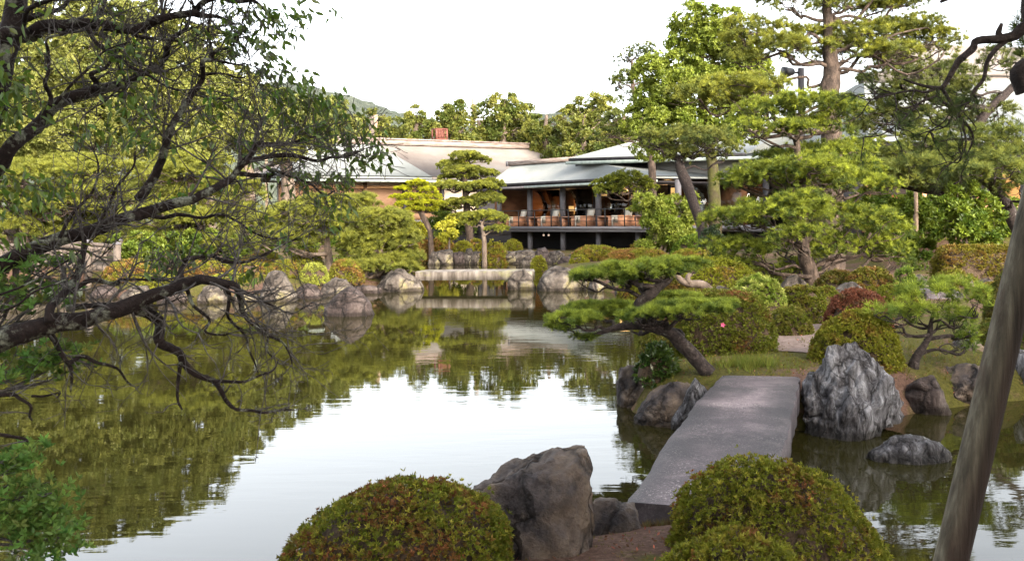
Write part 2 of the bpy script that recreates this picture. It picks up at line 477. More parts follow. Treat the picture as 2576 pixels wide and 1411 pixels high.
def weather_rock(m, scale=2.2, st=(1.0, 1.0, .6), rot=(.3, .5, 0)):
    n, l = m.node_tree.nodes, m.node_tree.links
    b = [x for x in n if x.type == 'BSDF_PRINCIPLED'][0]
    src = b.inputs['Base Color'].links[0].from_socket
    tc = [x for x in n if x.type == 'TEX_COORD'][0]
    mp = n.new('ShaderNodeMapping'); mp.inputs['Scale'].default_value = st; mp.inputs['Rotation'].default_value = rot
    nz = n.new('ShaderNodeTexNoise'); nz.inputs['Scale'].default_value = 3; nz.inputs['Detail'].default_value = 5
    l.new(tc.outputs['Object'], nz.inputs[0])
    ad = n.new('ShaderNodeVectorMath'); ad.operation = 'MULTIPLY_ADD'
    l.new(nz.outputs['Color'], ad.inputs[0]); ad.inputs[1].default_value = (.45, .45, .45); l.new(tc.outputs['Object'], ad.inputs[2])
    l.new(ad.outputs[0], mp.inputs[0])
    vo = n.new('ShaderNodeTexVoronoi'); vo.feature = 'DISTANCE_TO_EDGE'; vo.inputs['Scale'].default_value = scale
    l.new(mp.outputs[0], vo.inputs['Vector'])
    r = ramp(n, [(0.0, (.28, .26, .25)), (.05, (1, 1, 1))])
    l.new(vo.outputs['Distance'], r.inputs[0])
    ge = n.new('ShaderNodeNewGeometry'); sp = n.new('ShaderNodeSeparateXYZ'); l.new(ge.outputs['Position'], sp.inputs[0])
    wz = n.new('ShaderNodeMath'); wz.operation = 'MULTIPLY_ADD'; l.new(nz.outputs[0], wz.inputs[0]); wz.inputs[1].default_value = -.12; l.new(sp.outputs['Z'], wz.inputs[2])
    r2 = ramp(n, [(0.0, (.38, .36, .33)), (.05, (1, 1, 1))])
    l.new(wz.outputs[0], r2.inputs[0])
    m1 = n.new('ShaderNodeMixRGB'); m1.blend_type = 'MULTIPLY'; m1.inputs[0].default_value = 1
    m2 = n.new('ShaderNodeMixRGB'); m2.blend_type = 'MULTIPLY'; m2.inputs[0].default_value = 1
    l.new(src, m1.inputs[1]); l.new(r.outputs[0], m1.inputs[2]); l.new(m1.outputs[0], m2.inputs[1]); l.new(r2.outputs[0], m2.inputs[2])
    l.new(m2.outputs[0], b.inputs['Base Color'])
    # the cracks are also cut into the relief
    bm0 = b.inputs['Normal'].links[0].from_node
    b2 = n.new('ShaderNodeBump'); b2.inputs['Strength'].default_value = .8; b2.inputs['Distance'].default_value = .05
    rr = ramp(n, [(0.0, (0, 0, 0)), (.09, (1, 1, 1))]); l.new(vo.outputs['Distance'], rr.inputs[0])
    l.new(rr.outputs[0], b2.inputs['Height']); l.new(bm0.outputs[0], b2.inputs['Normal']); l.new(b2.outputs[0], b.inputs['Normal'])
weather_rock(M['rock_dark'], 2.4)
weather_rock(M['rock_grey'], 3.4, (1.6, 1.2, .45), (.2, .45, 0))
weather_rock(M['rock_warm'], 1.1)
weather_rock(M['rock_brown'], 1.3, (1.2, 1, .5))
M['roof_copper'] = roof_mat('pale copper shingle roof', [(.3, (.165, .178, .172)), (.5, (.215, .228, .22)), (.7, (.262, .266, .252))])
M['roof_pink'] = roof_mat('faded pinkish shingle roof', [(.3, (.128, .104, .092)), (.5, (.17, .147, .13)), (.7, (.205, .19, .172))], rough=.6)
# ------------------------------------------------------------------ terrain and water
def pxy(*pts):
    return [tuple(G(x, y)[:2]) for x, y in pts]

NEAR = [(-9, -8), (-6.5, 2), (-3.6, 4.3), (-2, 4.5), (-1.35, 4.75), (-0.6, 5.3), (0.0, 5.75), (0.6, 6.1), (1.15, 6.15), (1.5, 5.7), (1.72, 5.1), (1.8, 4.2), (2.4, 2.6), (4, 1), (9, -8)]
LAND = [(1.3, 12.0), (1.3, 11.2), (1.5, 10.6), (2.0, 10.35), (2.7, 10.15), (3.3, 10.1), (4.1, 10.9), (5.2, 11.5), (6.2, 11.8), (9, 12.5), (14, 10), (40, 6), (160, 20), (160, 1600), (-500, 1600), (-500, 42),
        (-60, 42), (-20, 41.5), (-16.5, 40), (-14.4, 37)] + pxy((235, 742), (330, 752), (420, 760), (520, 759), (600, 757), (660, 753), (745, 748), (810, 742), (870, 735), (930, 733), (960, 729), (1050, 726)) + \
       [(-3.2, 33.5), (-3.6, 38), (-4.6, 45), (-4.5, 50.5), (-1, 51), (1.6, 50), (2.4, 46), (1.2, 41), (0.9, 34)] + pxy((1350, 727), (1475, 727), (1560, 738)) + [(3.2, 26.5), (3.3, 22), (2.5, 18), (1.95, 14.5)]

def poly_sd(X, Y, poly):
    pl = np.array(poly, float)
    ins = np.zeros(X.shape, bool)
    d2 = np.full(X.shape, 1e12)
    n = len(pl)
    for i in range(n):
        x0, y0 = pl[i]
        x1, y1 = pl[(i + 1) % n]
        ex, ey = x1 - x0, y1 - y0
        t = np.clip(((X - x0) * ex + (Y - y0) * ey) / (ex * ex + ey * ey + 1e-12), 0, 1)
        d2 = np.minimum(d2, (X - x0 - t * ex) ** 2 + (Y - y0 - t * ey) ** 2)
        c = ((y0 > Y) != (y1 > Y))
        xi = x0 + (Y - y0) * ex / np.where(abs(ey) < 1e-9, 1e-9, ey)
        ins ^= c & (X < xi)
    d = np.sqrt(d2)
    return np.where(ins, d, -d)

def terrain(X, Y, fine=True):
    X = np.asarray(X, float); Y = np.asarray(Y, float)
    s1 = poly_sd(X, Y, NEAR)
    s2 = poly_sd(X, Y, LAND)
    z1 = np.where(s1 > 0, 0.44 * (1 - np.exp(-s1 / 0.16)) + 0.01 * np.minimum(s1, 4), np.maximum(s1 * 1.2, -0.7))
    dist = np.maximum(Y, 1)
    k = np.clip(dist / 60, .22, .8)
    wl = 1 / (1 + np.exp(-(Y - 46) * .8)) / (1 + np.exp(-(X + 9) * .8)) / (1 + np.exp((X - 8) * .8))
    z2 = np.where(s2 > 0, (.46 - .20 * wl) * (1 - np.exp(-s2 / k)) + (.022 - .020 * wl) * np.minimum(s2, 40), np.maximum(s2 * 1.0, -0.7))
    z2 = z2 + np.where(s2 > 0, 1.25 * np.exp(-(((X - 14.5) / 3.2) ** 2 + ((Y - 34) / 5) ** 2)) * np.minimum(1, s2), 0)
    z = np.maximum(z1, z2)
    if fine:
        p = np.stack([X.ravel() * 1.3, Y.ravel() * 1.3, 0 * X.ravel()], 1)
        z = z + (fbm(p, 4, 3).reshape(X.shape) - .5) * 0.07
    return z

def tz(x, y):
    return float(terrain(np.array([x]), np.array([y]))[0])

def grid_mesh(mb, XX, YY, ZZ, col=None):
    r, c = XX.shape
    V = np.stack([XX, YY, ZZ], -1).reshape(-1, 3)
    i = np.arange(r * c).reshape(r, c)
    q = np.stack([i[:-1, :-1], i[:-1, 1:], i[1:, 1:], i[1:, :-1]], -1).reshape(-1, 4)
    mb.add(V, [q], col)

ys = np.concatenate([np.linspace(-10, 3.9, 22), np.linspace(4, 14, 150), np.linspace(14.15, 60, 220), np.geomspace(61, 1500, 24)])
ss = np.linspace(-1, 1, 301)
ss = np.sign(ss) * np.abs(ss) ** 1.25
YY = np.repeat(ys[:, None], len(ss), 1)
XX = ss[None] * (YY * 0.85 + 16)
ZZ = terrain(XX, YY)

def ground_mat():
    m, n, l = newmat('moss grass and bare earth')
    o = n.new('ShaderNodeOutputMaterial')
    b = n.new('ShaderNodeBsdfPrincipled'); b.inputs['Roughness'].default_value = .95; b.inputs['Specular IOR Level'].default_value = .15
    tc = n.new('ShaderNodeTexCoord')
    a = n.new('ShaderNodeTexNoise'); a.inputs['Scale'].default_value = 1.1; a.inputs['Detail'].default_value = 9; a.inputs['Roughness'].default_value = .65
    c = n.new('ShaderNodeTexNoise'); c.inputs['Scale'].default_value = 26; c.inputs['Detail'].default_value = 6; c.inputs['Roughness'].default_value = .7
    l.new(tc.outputs['Object'], a.inputs[0]); l.new(tc.outputs['Object'], c.inputs[0])
    r1 = ramp(n, [(.3, (.06, .032, .024)), (.55, (.13, .075, .052)), (.75, (.24, .16, .12))])
    r2 = ramp(n, [(.3, (.035, .032, .008)), (.6, (.09, .083, .017)), (.78, (.15, .125, .04))])
    l.new(c.outputs[0], r1.inputs[0]); l.new(c.outputs[0], r2.inputs[0])
    at = n.new('ShaderNodeAttribute'); at.attribute_name = 'col'
    sp = n.new('ShaderNodeSeparateColor'); l.new(at.outputs['Color'], sp.inputs[0])
    ad = n.new('ShaderNodeMath'); ad.operation = 'ADD'; l.new(a.outputs[0], ad.inputs[0]); l.new(sp.outputs[0], ad.inputs[1])
    fr = ramp(n, [(.92, (0, 0, 0)), (1.08, (1, 1, 1))])
    l.new(ad.outputs[0], fr.inputs[0])
    x = n.new('ShaderNodeMixRGB'); l.new(fr.outputs[0], x.inputs[0]); l.new(r1.outputs[0], x.inputs[1]); l.new(r2.outputs[0], x.inputs[2])
    l.new(x.outputs[0], b.inputs['Base Color'])
    bm = n.new('ShaderNodeBump'); bm.inputs['Strength'].default_value = .8; bm.inputs['Distance'].default_value = .03
    l.new(c.outputs[0], bm.inputs['Height']); l.new(bm.outputs[0], b.inputs['Normal'])
    l.new(b.outputs[0], o.inputs[0])
    return m
M['ground'] = ground_mat()
mossy = np.where(YY < 7, .38, .47)
mossy = mossy + 0.04 * np.exp(-((XX - 2.0) ** 2 + (YY - 11.5) ** 2) / 1.5) - .3 * np.exp(-((XX - 8.0) / 2.0) ** 2 - ((YY - 24.5) / 3) ** 2) - .05 * np.exp(-((XX - 14.0) / 4.5) ** 2 - ((YY - 33) / 8) ** 2)
g = MB()
grid_mesh(g, XX, YY, ZZ, np.repeat(mossy.reshape(-1, 1), 3, 1))
tag(g.build('ground', M['ground'], smooth=True), kind='structure')

# dirt path on the far bank of the slab bridge
path_c = [(3.0, 12.3), (3.2, 12.9), (3.55, 13.7), (4.3, 15.0), (5.4, 17.0), (6.6, 19.0), (7.6, 20.6)]
pc = smooth_path(np.array([(x, y, 0) for x, y in path_c]), 10)
tt = nrm(np.gradient(pc, axis=0))
nn_ = np.stack([-tt[:, 1], tt[:, 0], 0 * tt[:, 0]], 1)
us = np.linspace(-1, 1, 13)
wob = 0.62 + .25 * (fbm(pc * 1.4, 3, 5) - .5)
PX = pc[:, None, 0] + nn_[:, None, 0] * us[None] * wob[:, None]
PY = pc[:, None, 1] + nn_[:, None, 1] * us[None] * wob[:, None]
PZ = terrain(PX, PY) + .012 - .05 * np.abs(us[None]) ** 8
g = MB()
grid_mesh(g, PX, PY, PZ)
M['dirt'] = surf_mat('trodden gravelly earth', [(.3, (.11, .075, .06)), (.5, (.19, .135, .11)), (.72, (.28, .21, .18))], scale=18, bump=.6, rough=.95, bdist=.02)
tag(g.build('path', M['dirt'], smooth=True), kind='structure')

def water_mat():
    m, n, l = newmat('murky pond water')
    o = n.new('ShaderNodeOutputMaterial')
    d = n.new('ShaderNodeBsdfDiffuse'); d.inputs[0].default_value = (.026, .023, .006, 1)
    gl = n.new('ShaderNodeBsdfGlossy'); gl.inputs['Roughness'].default_value = .015
    fr = n.new('ShaderNodeFresnel'); fr.inputs[0].default_value = 1.5
    tc = n.new('ShaderNodeTexCoord')
    mp = n.new('ShaderNodeMapping'); mp.inputs['Scale'].default_value = (.55, 1.7, 1)
    mp.inputs['Rotation'].default_value = (0, 0, radians(-12))
    l.new(tc.outputs['Object'], mp.inputs[0])
    a = n.new('ShaderNodeTexNoise'); a.inputs['Scale'].default_value = 2.6; a.inputs['Detail'].default_value = 4; a.inputs['Roughness'].default_value = .45; a.inputs['Distortion'].default_value = .4
    b = n.new('ShaderNodeTexNoise'); b.inputs['Scale'].default_value = .16; b.inputs['Detail'].default_value = 2
    l.new(mp.outputs[0], a.inputs[0]); l.new(tc.outputs['Object'], b.inputs[0])
    rr = ramp(n, [(.40, (.16, .16, .16)), (.62, (1, 1, 1))])
    l.new(b.outputs[0], rr.inputs[0])
    mu = n.new('ShaderNodeMath'); mu.operation = 'MULTIPLY'; l.new(a.outputs[0], mu.inputs[0]); l.new(rr.outputs[0], mu.inputs[1])
    bm = n.new('ShaderNodeBump'); bm.inputs['Strength'].default_value = .021; bm.inputs['Distance'].default_value = .10
    l.new(mu.outputs[0], bm.inputs['Height'])
    l.new(bm.outputs[0], gl.inputs['Normal']); l.new(bm.outputs[0], fr.inputs['Normal'])
    x = n.new('ShaderNodeMixShader')
    l.new(fr.outputs[0], x.inputs[0]); l.new(d.outputs[0], x.inputs[1]); l.new(gl.outputs[0], x.inputs[2])
    l.new(x.outputs[0], o.inputs[0])
    return m
M['water'] = water_mat()
g = MB()
g.add([(-110, -12, 0), (80, -12, 0), (80, 60, 0), (-110, 60, 0)], [[(0, 1, 2, 3)]])
tag(g.build('water', M['water']), kind='structure')

# distant wooded hills; the haze over them is painted as pale grey-green
hx = np.linspace(-420, 420, 420)
hy = np.linspace(560, 900, 60)
HX, HY = np.meshgrid(hx, hy)
prof = np.interp(hx, [-420, -260, -150, -110, -80, -55, -30, -5, 15, 40, 70, 120, 420], [40, 80, 84, 76, 66, 61, 55, 58, 63, 66, 58, 50, 30])
HZ = 1.15 * prof[None] * np.clip(np.sin((HY - 560) / 340 * pi), 0, 1) ** .6
hp = np.stack([HX.ravel() / 9, HY.ravel() / 9, 0 * HX.ravel()], 1)
HZ = HZ + (fbm(hp, 4, 21).reshape(HX.shape) - .4) * 9
g = MB()
grid_mesh(g, HX, HY, HZ)
M['hill'] = surf_mat('haze toned far hill', [(.35, (.05, .065, .05)), (.5, (.085, .10, .075)), (.68, (.13, .145, .11))], scale=.11, detail=10, nrough=.75, bump=1, bdist=5, rough=1)
tag(g.build('hills', M['hill'], smooth=True), kind='structure')

# ------------------------------------------------------------------ rocks
def rock(label, outline, Y, depth, mat, zb=-.25, rough=.10, seed=0, group=None, facets=5, moss=None, name='rock', cat='rock', nu=56, nv=32, sharp=.62, strata=.5):
    """a boulder whose ridge line passes through the outline; real depth in front and behind"""
    r = np.random.default_rng(seed + 100)
    O = np.array([P(x, y, Y) for x, y in outline])
    ch = np.concatenate([[0], np.cumsum(np.linalg.norm(np.diff(O, axis=0), axis=1))])
    x0, x1 = O[0, 0], O[-1, 0]
    t = np.linspace(0, 1, nu)
    xs = np.interp(t * ch[-1], ch, O[:, 0])
    zs = np.interp(t * ch[-1], ch, O[:, 2])
    ub = np.clip((xs - x0) / (x1 - x0) * 2 - 1, -1, 1)
    dd = depth * (1 - np.abs(ub) ** 2.6 * .93) ** .5
    ph = np.linspace(0, pi, nv)
    cs = np.sign(np.cos(ph)) * np.abs(np.cos(ph)) ** .85
    sn = np.abs(np.sin(ph)) ** sharp
    zz = zb + (zs[:, None] - zb) * sn[None]
    yy = Y - dd[:, None] * cs[None]
    xx = xs[:, None] + 0 * zz
    # the foot spreads a little
    xx = xx + (xx - (x0 + x1) / 2) * .10 * (1 - sn[None])
    V = np.stack([xx, yy, zz], -1).reshape(-1, 3)
    size = max(x1 - x0, zs.max() - zb)
    c = np.array(((x0 + x1) / 2, Y, zb + (zs.max() - zb) * .35))
    for k in range(facets):
        n = nrm(r.normal(size=3) * np.array((1, 1, .5)) + np.array((0, -.5, .25)))
        s = (V - c) @ n
        lim = np.quantile(s, r.uniform(.80, .93))
        V = V - n[None] * np.maximum(s - lim, 0)[:, None] * .8
    f1 = fbm(V / size * 2.6 + seed, 3, seed) - .5
    f2 = np.abs(fbm(V / size * 6 + seed, 4, seed + 7) - .5) * 2 - .3
    f3 = np.abs(fbm(V / size * np.array((9, 7, 2.2)) + seed, 4, seed + 17) - .5) * 2
    f4 = fbm(V / size * 16, 3, seed + 27) - .5
    rad = nrm(V - c)
    V = V + rad * ((f1 * 1.5 - f2 * .8 - (f3 - .25) * strata + f4 * .55) * size * rough)[:, None]
    i = np.arange(nu * nv).reshape(nu, nv)
    q = np.stack([i[:-1, :-1], i[1:, :-1], i[1:, 1:], i[:-1, 1:]], -1).reshape(-1, 4)
    base = np.array((c[0], Y, max(zb, 0)))
    mb = MB().add(V, [q, [tuple(i[0])], [tuple(i[-1][::-1])]])
    o = link(name, mb.mesh(name, mat, True, base))
    o.location = Vector(base)
    return tag(o, label, cat, group)

rk = rock
RD, RG, RW, RB = M['rock_dark'], M['rock_grey'], M['rock_warm'], M['rock_brown']
rk('big dark boulder on the near bank between two clipped bushes', [(1172, 1420), (1178, 1250), (1195, 1225), (1230, 1200), (1258, 1165), (1310, 1132), (1360, 1122), (1385, 1113), (1430, 1112), (1462, 1122), (1474, 1150), (1480, 1180), (1478, 1400)], 5.35, .24, RD, zb=.2, seed=1, rough=.075, facets=2, nu=110, nv=64, strata=.7, sharp=.5)
rk('low brown stone on the bank at the near end of the stone slab', [(1470, 1330), (1482, 1275), (1500, 1255), (1545, 1252), (1560, 1266), (1592, 1272), (1606, 1300), (1612, 1330)], 5.75, .16, RD, zb=.2, seed=2, rough=.1)
rk('tall grey striated boulder at the far right corner of the slab bridge', [(2022, 1090), (2030, 1000), (2048, 942), (2068, 930), (2082, 880), (2100, 870), (2120, 858), (2148, 862), (2176, 895), (2200, 930), (2230, 960), (2245, 1000), (2262, 1030), (2285, 1075)], 10.1, .42, RG, seed=3, rough=.11, facets=9, nu=150, nv=90, strata=.55)
rk('upright grey stone standing in the water left of the leaning pine', [(1556, 1010), (1558, 950), (1566, 915), (1580, 890), (1600, 885), (1622, 903), (1632, 930), (1650, 960), (1662, 1010)], 11.7, .3, RD, seed=4, rough=.09, nu=60, nv=36)
rk('broad dark boulder at the water edge in front of the leaning pine', [(1598, 1085), (1602, 1040), (1622, 1005), (1655, 970), (1690, 953), (1735, 955), (1752, 985), (1760, 1090)], 10.65, .32, RD, seed=5, rough=.09, nu=60, nv=36)
rk('long slanting grey stone along the left edge of the slab bridge', [(1688, 1090), (1694, 1058), (1712, 1025), (1730, 985), (1752, 952), (1775, 938), (1795, 942), (1802, 965), (1806, 1070)], 10.3, .2, RG, seed=6, rough=.08, nu=60, nv=36)
rk('low grey rock with moss on top alone in the water at right', [(2193, 1165), (2198, 1140), (2225, 1122), (2250, 1105), (2290, 1098), (2330, 1103), (2365, 1118), (2392, 1140), (2396, 1150), (2380, 1165)], 8.9, .24, RG, seed=7, rough=.09, nu=60, nv=36)
rk('pyramid shaped brown stone on the right bank under the small pine', [(2272, 1045), (2280, 970), (2292, 935), (2335, 930), (2362, 975), (2392, 1045)], 11.1, .3, RB, seed=8, rough=.08, nu=60, nv=36)
rk('wide dark stone with moss patches on the right bank', [(2340, 1035), (2352, 960), (2372, 925), (2440, 920), (2480, 935), (2502, 985), (2530, 1035)], 11.6, .35, RD, seed=9, rough=.08, nu=60, nv=36)
rk('upright pale stone behind the leaning post at the right frame edge', [(2556, 1012), (2560, 890), (2570, 866), (2610, 868), (2640, 930), (2650, 1012)], 11.9, .3, RG, seed=10, rough=.08, nu=50, nv=30)
rk('pyramid shaped brown boulder standing alone in the pond', [(819, 790), (822, 770), (835, 752), (858, 732), (872, 722), (884, 720), (910, 740), (928, 762), (940, 790)], 23.2, .5, RB, seed=11, rough=.05, facets=1, sharp=.75, nu=60, nv=36)
rk('tall pointed pale rock on the left shore', [(655, 752), (662, 720), (676, 690), (695, 680), (712, 684), (728, 712), (742, 735), (748, 752)], 27.6, .5, RW, seed=12, rough=.06, facets=1, sharp=.8, nu=60, nv=36)
rk('low flat rock beside the pointed pale rock', [(742, 748), (750, 725), (775, 714), (800, 720), (812, 745)], 28.4, .4, RB, seed=13)
rk('mossy topped low boulder behind the pond boulder', [(806, 745), (815, 715), (845, 700), (870, 703), (888, 725), (896, 742)], 29.2, .5, RW, seed=14)
rk('flat shore rock at the foot of the round azalea', [(880, 740), (895, 722), (930, 718), (958, 724), (965, 738)], 30.2, .4, RB, seed=15)
rk('big grey brown boulder under the left end of the stone bridge', [(952, 730), (958, 700), (985, 680), (1015, 677), (1045, 690), (1058, 708), (1064, 730)], 31, .6, RW, seed=16, rough=.08)
rk('pale pointed boulder under the right end of the stone bridge', [(1274, 730), (1282, 700), (1298, 684), (1318, 679), (1336, 692), (1345, 730)], 31, .45, RW, seed=17, rough=.08)
rk('largest shore boulder right of the stone bridge', [(1348, 732), (1354, 706), (1370, 684), (1400, 671), (1430, 674), (1460, 690), (1475, 708), (1478, 730)], 30.8, .7, RW, seed=18, rough=.07)
shore = [(1478, 1520, 700, 738, 30, 'small shore rock just right of the largest boulder'), (1520, 1548, 705, 738, 30.2, 'grey shore rock behind the tip of the leaning pine'), (1545, 1600, 716, 742, 28.8, 'pale flat rock between the pine boughs at the shore'),
         (497, 572, 718, 760, 27.2, 'rounded pale shore rock beneath the lichen branch'), (385, 470, 732, 764, 27.4, 'long flat pale rock at the left waterline'), (300, 385, 722, 762, 27.8, 'pinkish shore rock near the wooden bridge end'), (575, 655, 735, 762, 27.3, 'low rock left of the pointed pale rock'), (225, 300, 716, 752, 29.5, 'rock at the foot of the wooden bridge post')]
for k, (a, b, t_, bt, Y_, lab) in enumerate(shore):
    m_ = (a + b) / 2 + (k % 3 - 1) * 6
    rk(lab, [(a, bt), (a + (b - a) * .12, (t_ + bt) / 2), (m_ - (b - a) * .15, t_ + 2), (m_ + (b - a) * .15, t_), (b - (b - a) * .1, (t_ * .6 + bt * .4)), (b, bt)], Y_, .45, [RW, RB, RW][k % 3], seed=30 + k)
far_rocks = [(1084, 1108, 632, 662, 'long low rock at the left of the far inlet'), (1100, 1142, 628, 662, 'pale hump shaped rock at the far inlet'), (1138, 1172, 634, 660, 'grey block rock beside the white standing stone'), (1170, 1190, 625, 660, 'white upright standing stone on the far shore'),
             (1186, 1215, 632, 658, 'dark squat rock right of the white standing stone'), (1212, 1252, 634, 658, 'grey rock under the round far azalea'), (1256, 1300, 632, 660, 'cracked grey far shore rock'), (1286, 1345, 630, 646, 'flat topped pinkish slab rock by the far water'),
             (1350, 1376, 624, 642, 'small reddish rock near the terrace pillar'), (1380, 1415, 632, 648, 'grey low rock in front of the terrace'), (1318, 1350, 644, 668, 'rock beside the tiny round shrub'), (1408, 1444, 646, 668, 'striped block rock at the right of the inlet'), (1436, 1452, 634, 650, 'small stone next to the far azalea')]
for k, (a, b, t_, bt, lab) in enumerate(far_rocks):
    yy_ = GY((a + b) / 2, bt)
    yy_ = min(max(yy_, 40), 49.2)
    rk(lab, [(a - 6, bt + 3), (a - 3, (t_ * .5 + bt * .5)), (a + (b - a) * .14, t_ + 2), (a + (b - a) * .8, t_), (b + 3, (t_ * .5 + bt * .5)), (b + 6, bt + 3)], yy_, .6, [RW, RW, RB][k % 3], seed=50 + k, nu=34, nv=20, facets=2, sharp=.45)
mids = [(1962, 2032, 690, 716, 19.5, RW, 'pale rock behind the main pine trunk'), (2098, 2175, 708, 742, 17.5, RW, 'rough rock right of the main pine trunk'), (1775, 1850, 718, 748, 18, RW, 'grey rock behind the red topped bush'),
        (2400, 2450, 696, 716, 21, RD, 'dark rock at the foot of the long hedge'), (2455, 2500, 700, 718, 21, RD, 'dark round stone below the long hedge'), (2280, 2335, 692, 708, 21.5, RW, 'pale flat rock at the end of the small slab'), (2395, 2475, 850, 905, 12.6, RD, 'mossy mound stone behind the small right pine')]
for k, (a, b, t_, bt, Y_, mt_, lab) in enumerate(mids):
    zg = tz(*P((a + b) / 2, bt, Y_)[:2])
    rk(lab, [(a, bt), (a + (b - a) * .15, (t_ + bt) / 2), (a + (b - a) * .4, t_ + 3), (a + (b - a) * .6, t_), (b - (b - a) * .1, (t_ + bt) / 2), (b, bt)], Y_, .4, mt_, zb=zg - .15, seed=80 + k, nu=30, nv=18)

# ------------------------------------------------------------------ stone slab bridges
def prism(mb, poly, z0, z1):
    n = len(poly)
    V = [(x, y, z0) for x, y in poly] + [(x, y, z1) for x, y in poly]
    k = np.arange(n)
    k1 = (k + 1) % n
    mb.add(V, [np.stack([k, k1, k1 + n, k + n], 1), [tuple(range(n))[::-1]], [tuple(range(n, 2 * n))]])

def slab(label, pts, z0, z1, mat_top, mat_side, name='stone_slab_bridge', cam_=.05):
    pl = np.array(pts)
    c = pl.mean(0)
    root = empty(name, (c[0], c[1], z0), label, 'stone bridge')
    # chamfered top slab, subdivided along its long side with slightly worn edges
    n = 40
    L0, L1, R1, R0 = pl
    rows = []
    for k in range(n + 1):
        t = k / n
        a, b = L0 + (L1 - L0) * t, R0 + (R1 - R0) * t
        wv = (fbm(np.array([[t * 14, 0, 1.5], [t * 14, 5, 1.5]]), 3, 9) - .5) * .06
        d = nrm(b - a)
        rows.append((a + d * wv[0], b - d * wv[1]))
    camb = lambda t: cam_ * sin(pi * t)
    mb = MB()
    V, F_ = [], []
    for k, (a, b) in enumerate(rows):
        t = k / n
        d = nrm(b - a)
        zt = z1 + camb(t)
        V += [(*a, z0 + camb(t)), (*a, zt - .02), (*(a + d * .02), zt), (*(b - d * .02), zt), (*b, zt - .02), (*b, z0 + camb(t))]
    # top sheet as a fine grid so that the worn, paler middle can be stored on it
    nw = 14
    TV, TC = [], []
    for k, (a, b) in enumerate(rows):
        t = k / n
        for j in range(nw + 1):
            s = j / nw
            p = a + (b - a) * s
            TV.append((p[0], p[1], z1 + camb(t) - (.02 if j in (0, nw) else 0) + .002))
            wn = fbm(np.array([[p[0] * 2.4, p[1] * 2.4, 3.3]]), 4, 12)[0] - .5
            wear = np.exp(-((s - .5 + wn * .5) / .30) ** 2)
            TC.append(np.array((.92, .83, .78)) * (.46 + 1.25 * wear * (.75 + wn * 2.0)))
    gi = np.arange((n + 1) * (nw + 1)).reshape(n + 1, nw + 1)
    TQ = np.stack([gi[:-1, :-1], gi[:-1, 1:], gi[1:, 1:], gi[1:, :-1]], -1).reshape(-1, 4)
    top, side = [], []
    for k in range(n):
        b0, b1 = k * 6, k * 6 + 6
        for j in range(6):
            j1 = (j + 1) % 6
            (top if j in (1, 2, 3) else side).append((b0 + j, b0 + j1, b1 + j1, b1 + j))
    side += []
    V = np.array(V)
    MB().add(TV, [TQ], np.array(TC)).build('walking_surface', mat_top, root)
    MB().add(V, [side, [tuple(range(6))], [tuple(range(n * 6, n * 6 + 6))[::-1]]]).build('slab_edge', mat_side, root)
    return root
ms_ = M['slab'].copy(); ms_.name = 'worn granite walking surface'
ntw = ms_.node_tree
pbw = [x for x in ntw.nodes if x.type == 'BSDF_PRINCIPLED'][0]
srcw = pbw.inputs['Base Color'].links[0].from_socket
atw = ntw.nodes.new('ShaderNodeAttribute'); atw.attribute_name = 'col'
mlw = ntw.nodes.new('ShaderNodeMixRGB'); mlw.blend_type = 'MULTIPLY'; mlw.inputs[0].default_value = 1
ntw.links.new(srcw, mlw.inputs[1]); ntw.links.new(atw.outputs['Color'], mlw.inputs[2]); ntw.links.new(mlw.outputs[0], pbw.inputs['Base Color'])
M['slab_top'] = ms_
zt = .47
slab('grey granite slab bridge leading from the near bank to the right bank', [G(1573, 1262, zt)[:2], G(1812, 944, zt)[:2], G(2015, 948, zt)[:2], G(1938, 1290, zt)[:2]], zt - .26, zt, M['slab_top'], M['slab'])
zt = .60
a_, b_ = P(1045, 681, 31.2), P(1345, 681, 31.2)
slab('long stained stone slab bridge across the far inlet', [(a_[0], 31.2), (b_[0], 30.9), (b_[0], 32.3), (a_[0], 32.6)], .28, .545, M['slab_side'], M['slab_side'], cam_=.01)
p_ = P(2330, 716, 19.8)
slab('small grey slab on the path below the long hedge', [(p_[0] - .32, 19.0), (p_[0] - .30, 20.6), (p_[0] + .34, 20.6), (p_[0] + .36, 19.0)], tz(p_[0], 19.8) - .08, tz(p_[0], 19.8) + .10, M['slab'], M['slab'])
# ------------------------------------------------------------------ buildings
def frame(O, u, v):
    O = np.array(O, float); u = np.array(u, float); v = np.array(v, float)
    def f(V):
        V = np.asarray(V, float)
        return np.column_stack([O[0] + u[0] * V[:, 0] + v[0] * V[:, 1], O[1] + u[1] * V[:, 0] + v[1] * V[:, 1], V[:, 2]])
    return f

def roof_slab(mb, quad, th=.12):
    """a roof plane given by its outline, with real thickness"""
    q = np.array(quad, float)
    n = nrm(np.cross(q[1] - q[0], q[2] - q[0]))
    if n[2] < 0: n = -n
    k = len(q)
    V = np.vstack([q, q - np.array((0, 0, th))])
    i = np.arange(k); j = (i + 1) % k
    mb.add(V, [np.stack([i, j, j + k, i + k], 1), [tuple(range(k))], [tuple(range(k, 2 * k))[::-1]]])

def cyl(mb, f, a, b, z0, z1, r, sides=14):
    th = np.arange(sides) * 2 * pi / sides
    V = np.vstack([np.column_stack([a + r * np.cos(th), b + r * np.sin(th), np.full(sides, z)]) for z in (z0, z1)])
    i = np.arange(sides); j = (i + 1) % sides
    mb.add(f(V), [np.stack([i, j, j + sides, i + sides], 1), [tuple(range(sides))[::-1]], [tuple(range(sides, 2 * sides))]])

def bx(parent, name, mat, f, *boxes, cat=None):
    mb = MB()
    for lo, hi in boxes:
        mb.box(lo, hi, f)
    return mb.build(name, mat, parent)

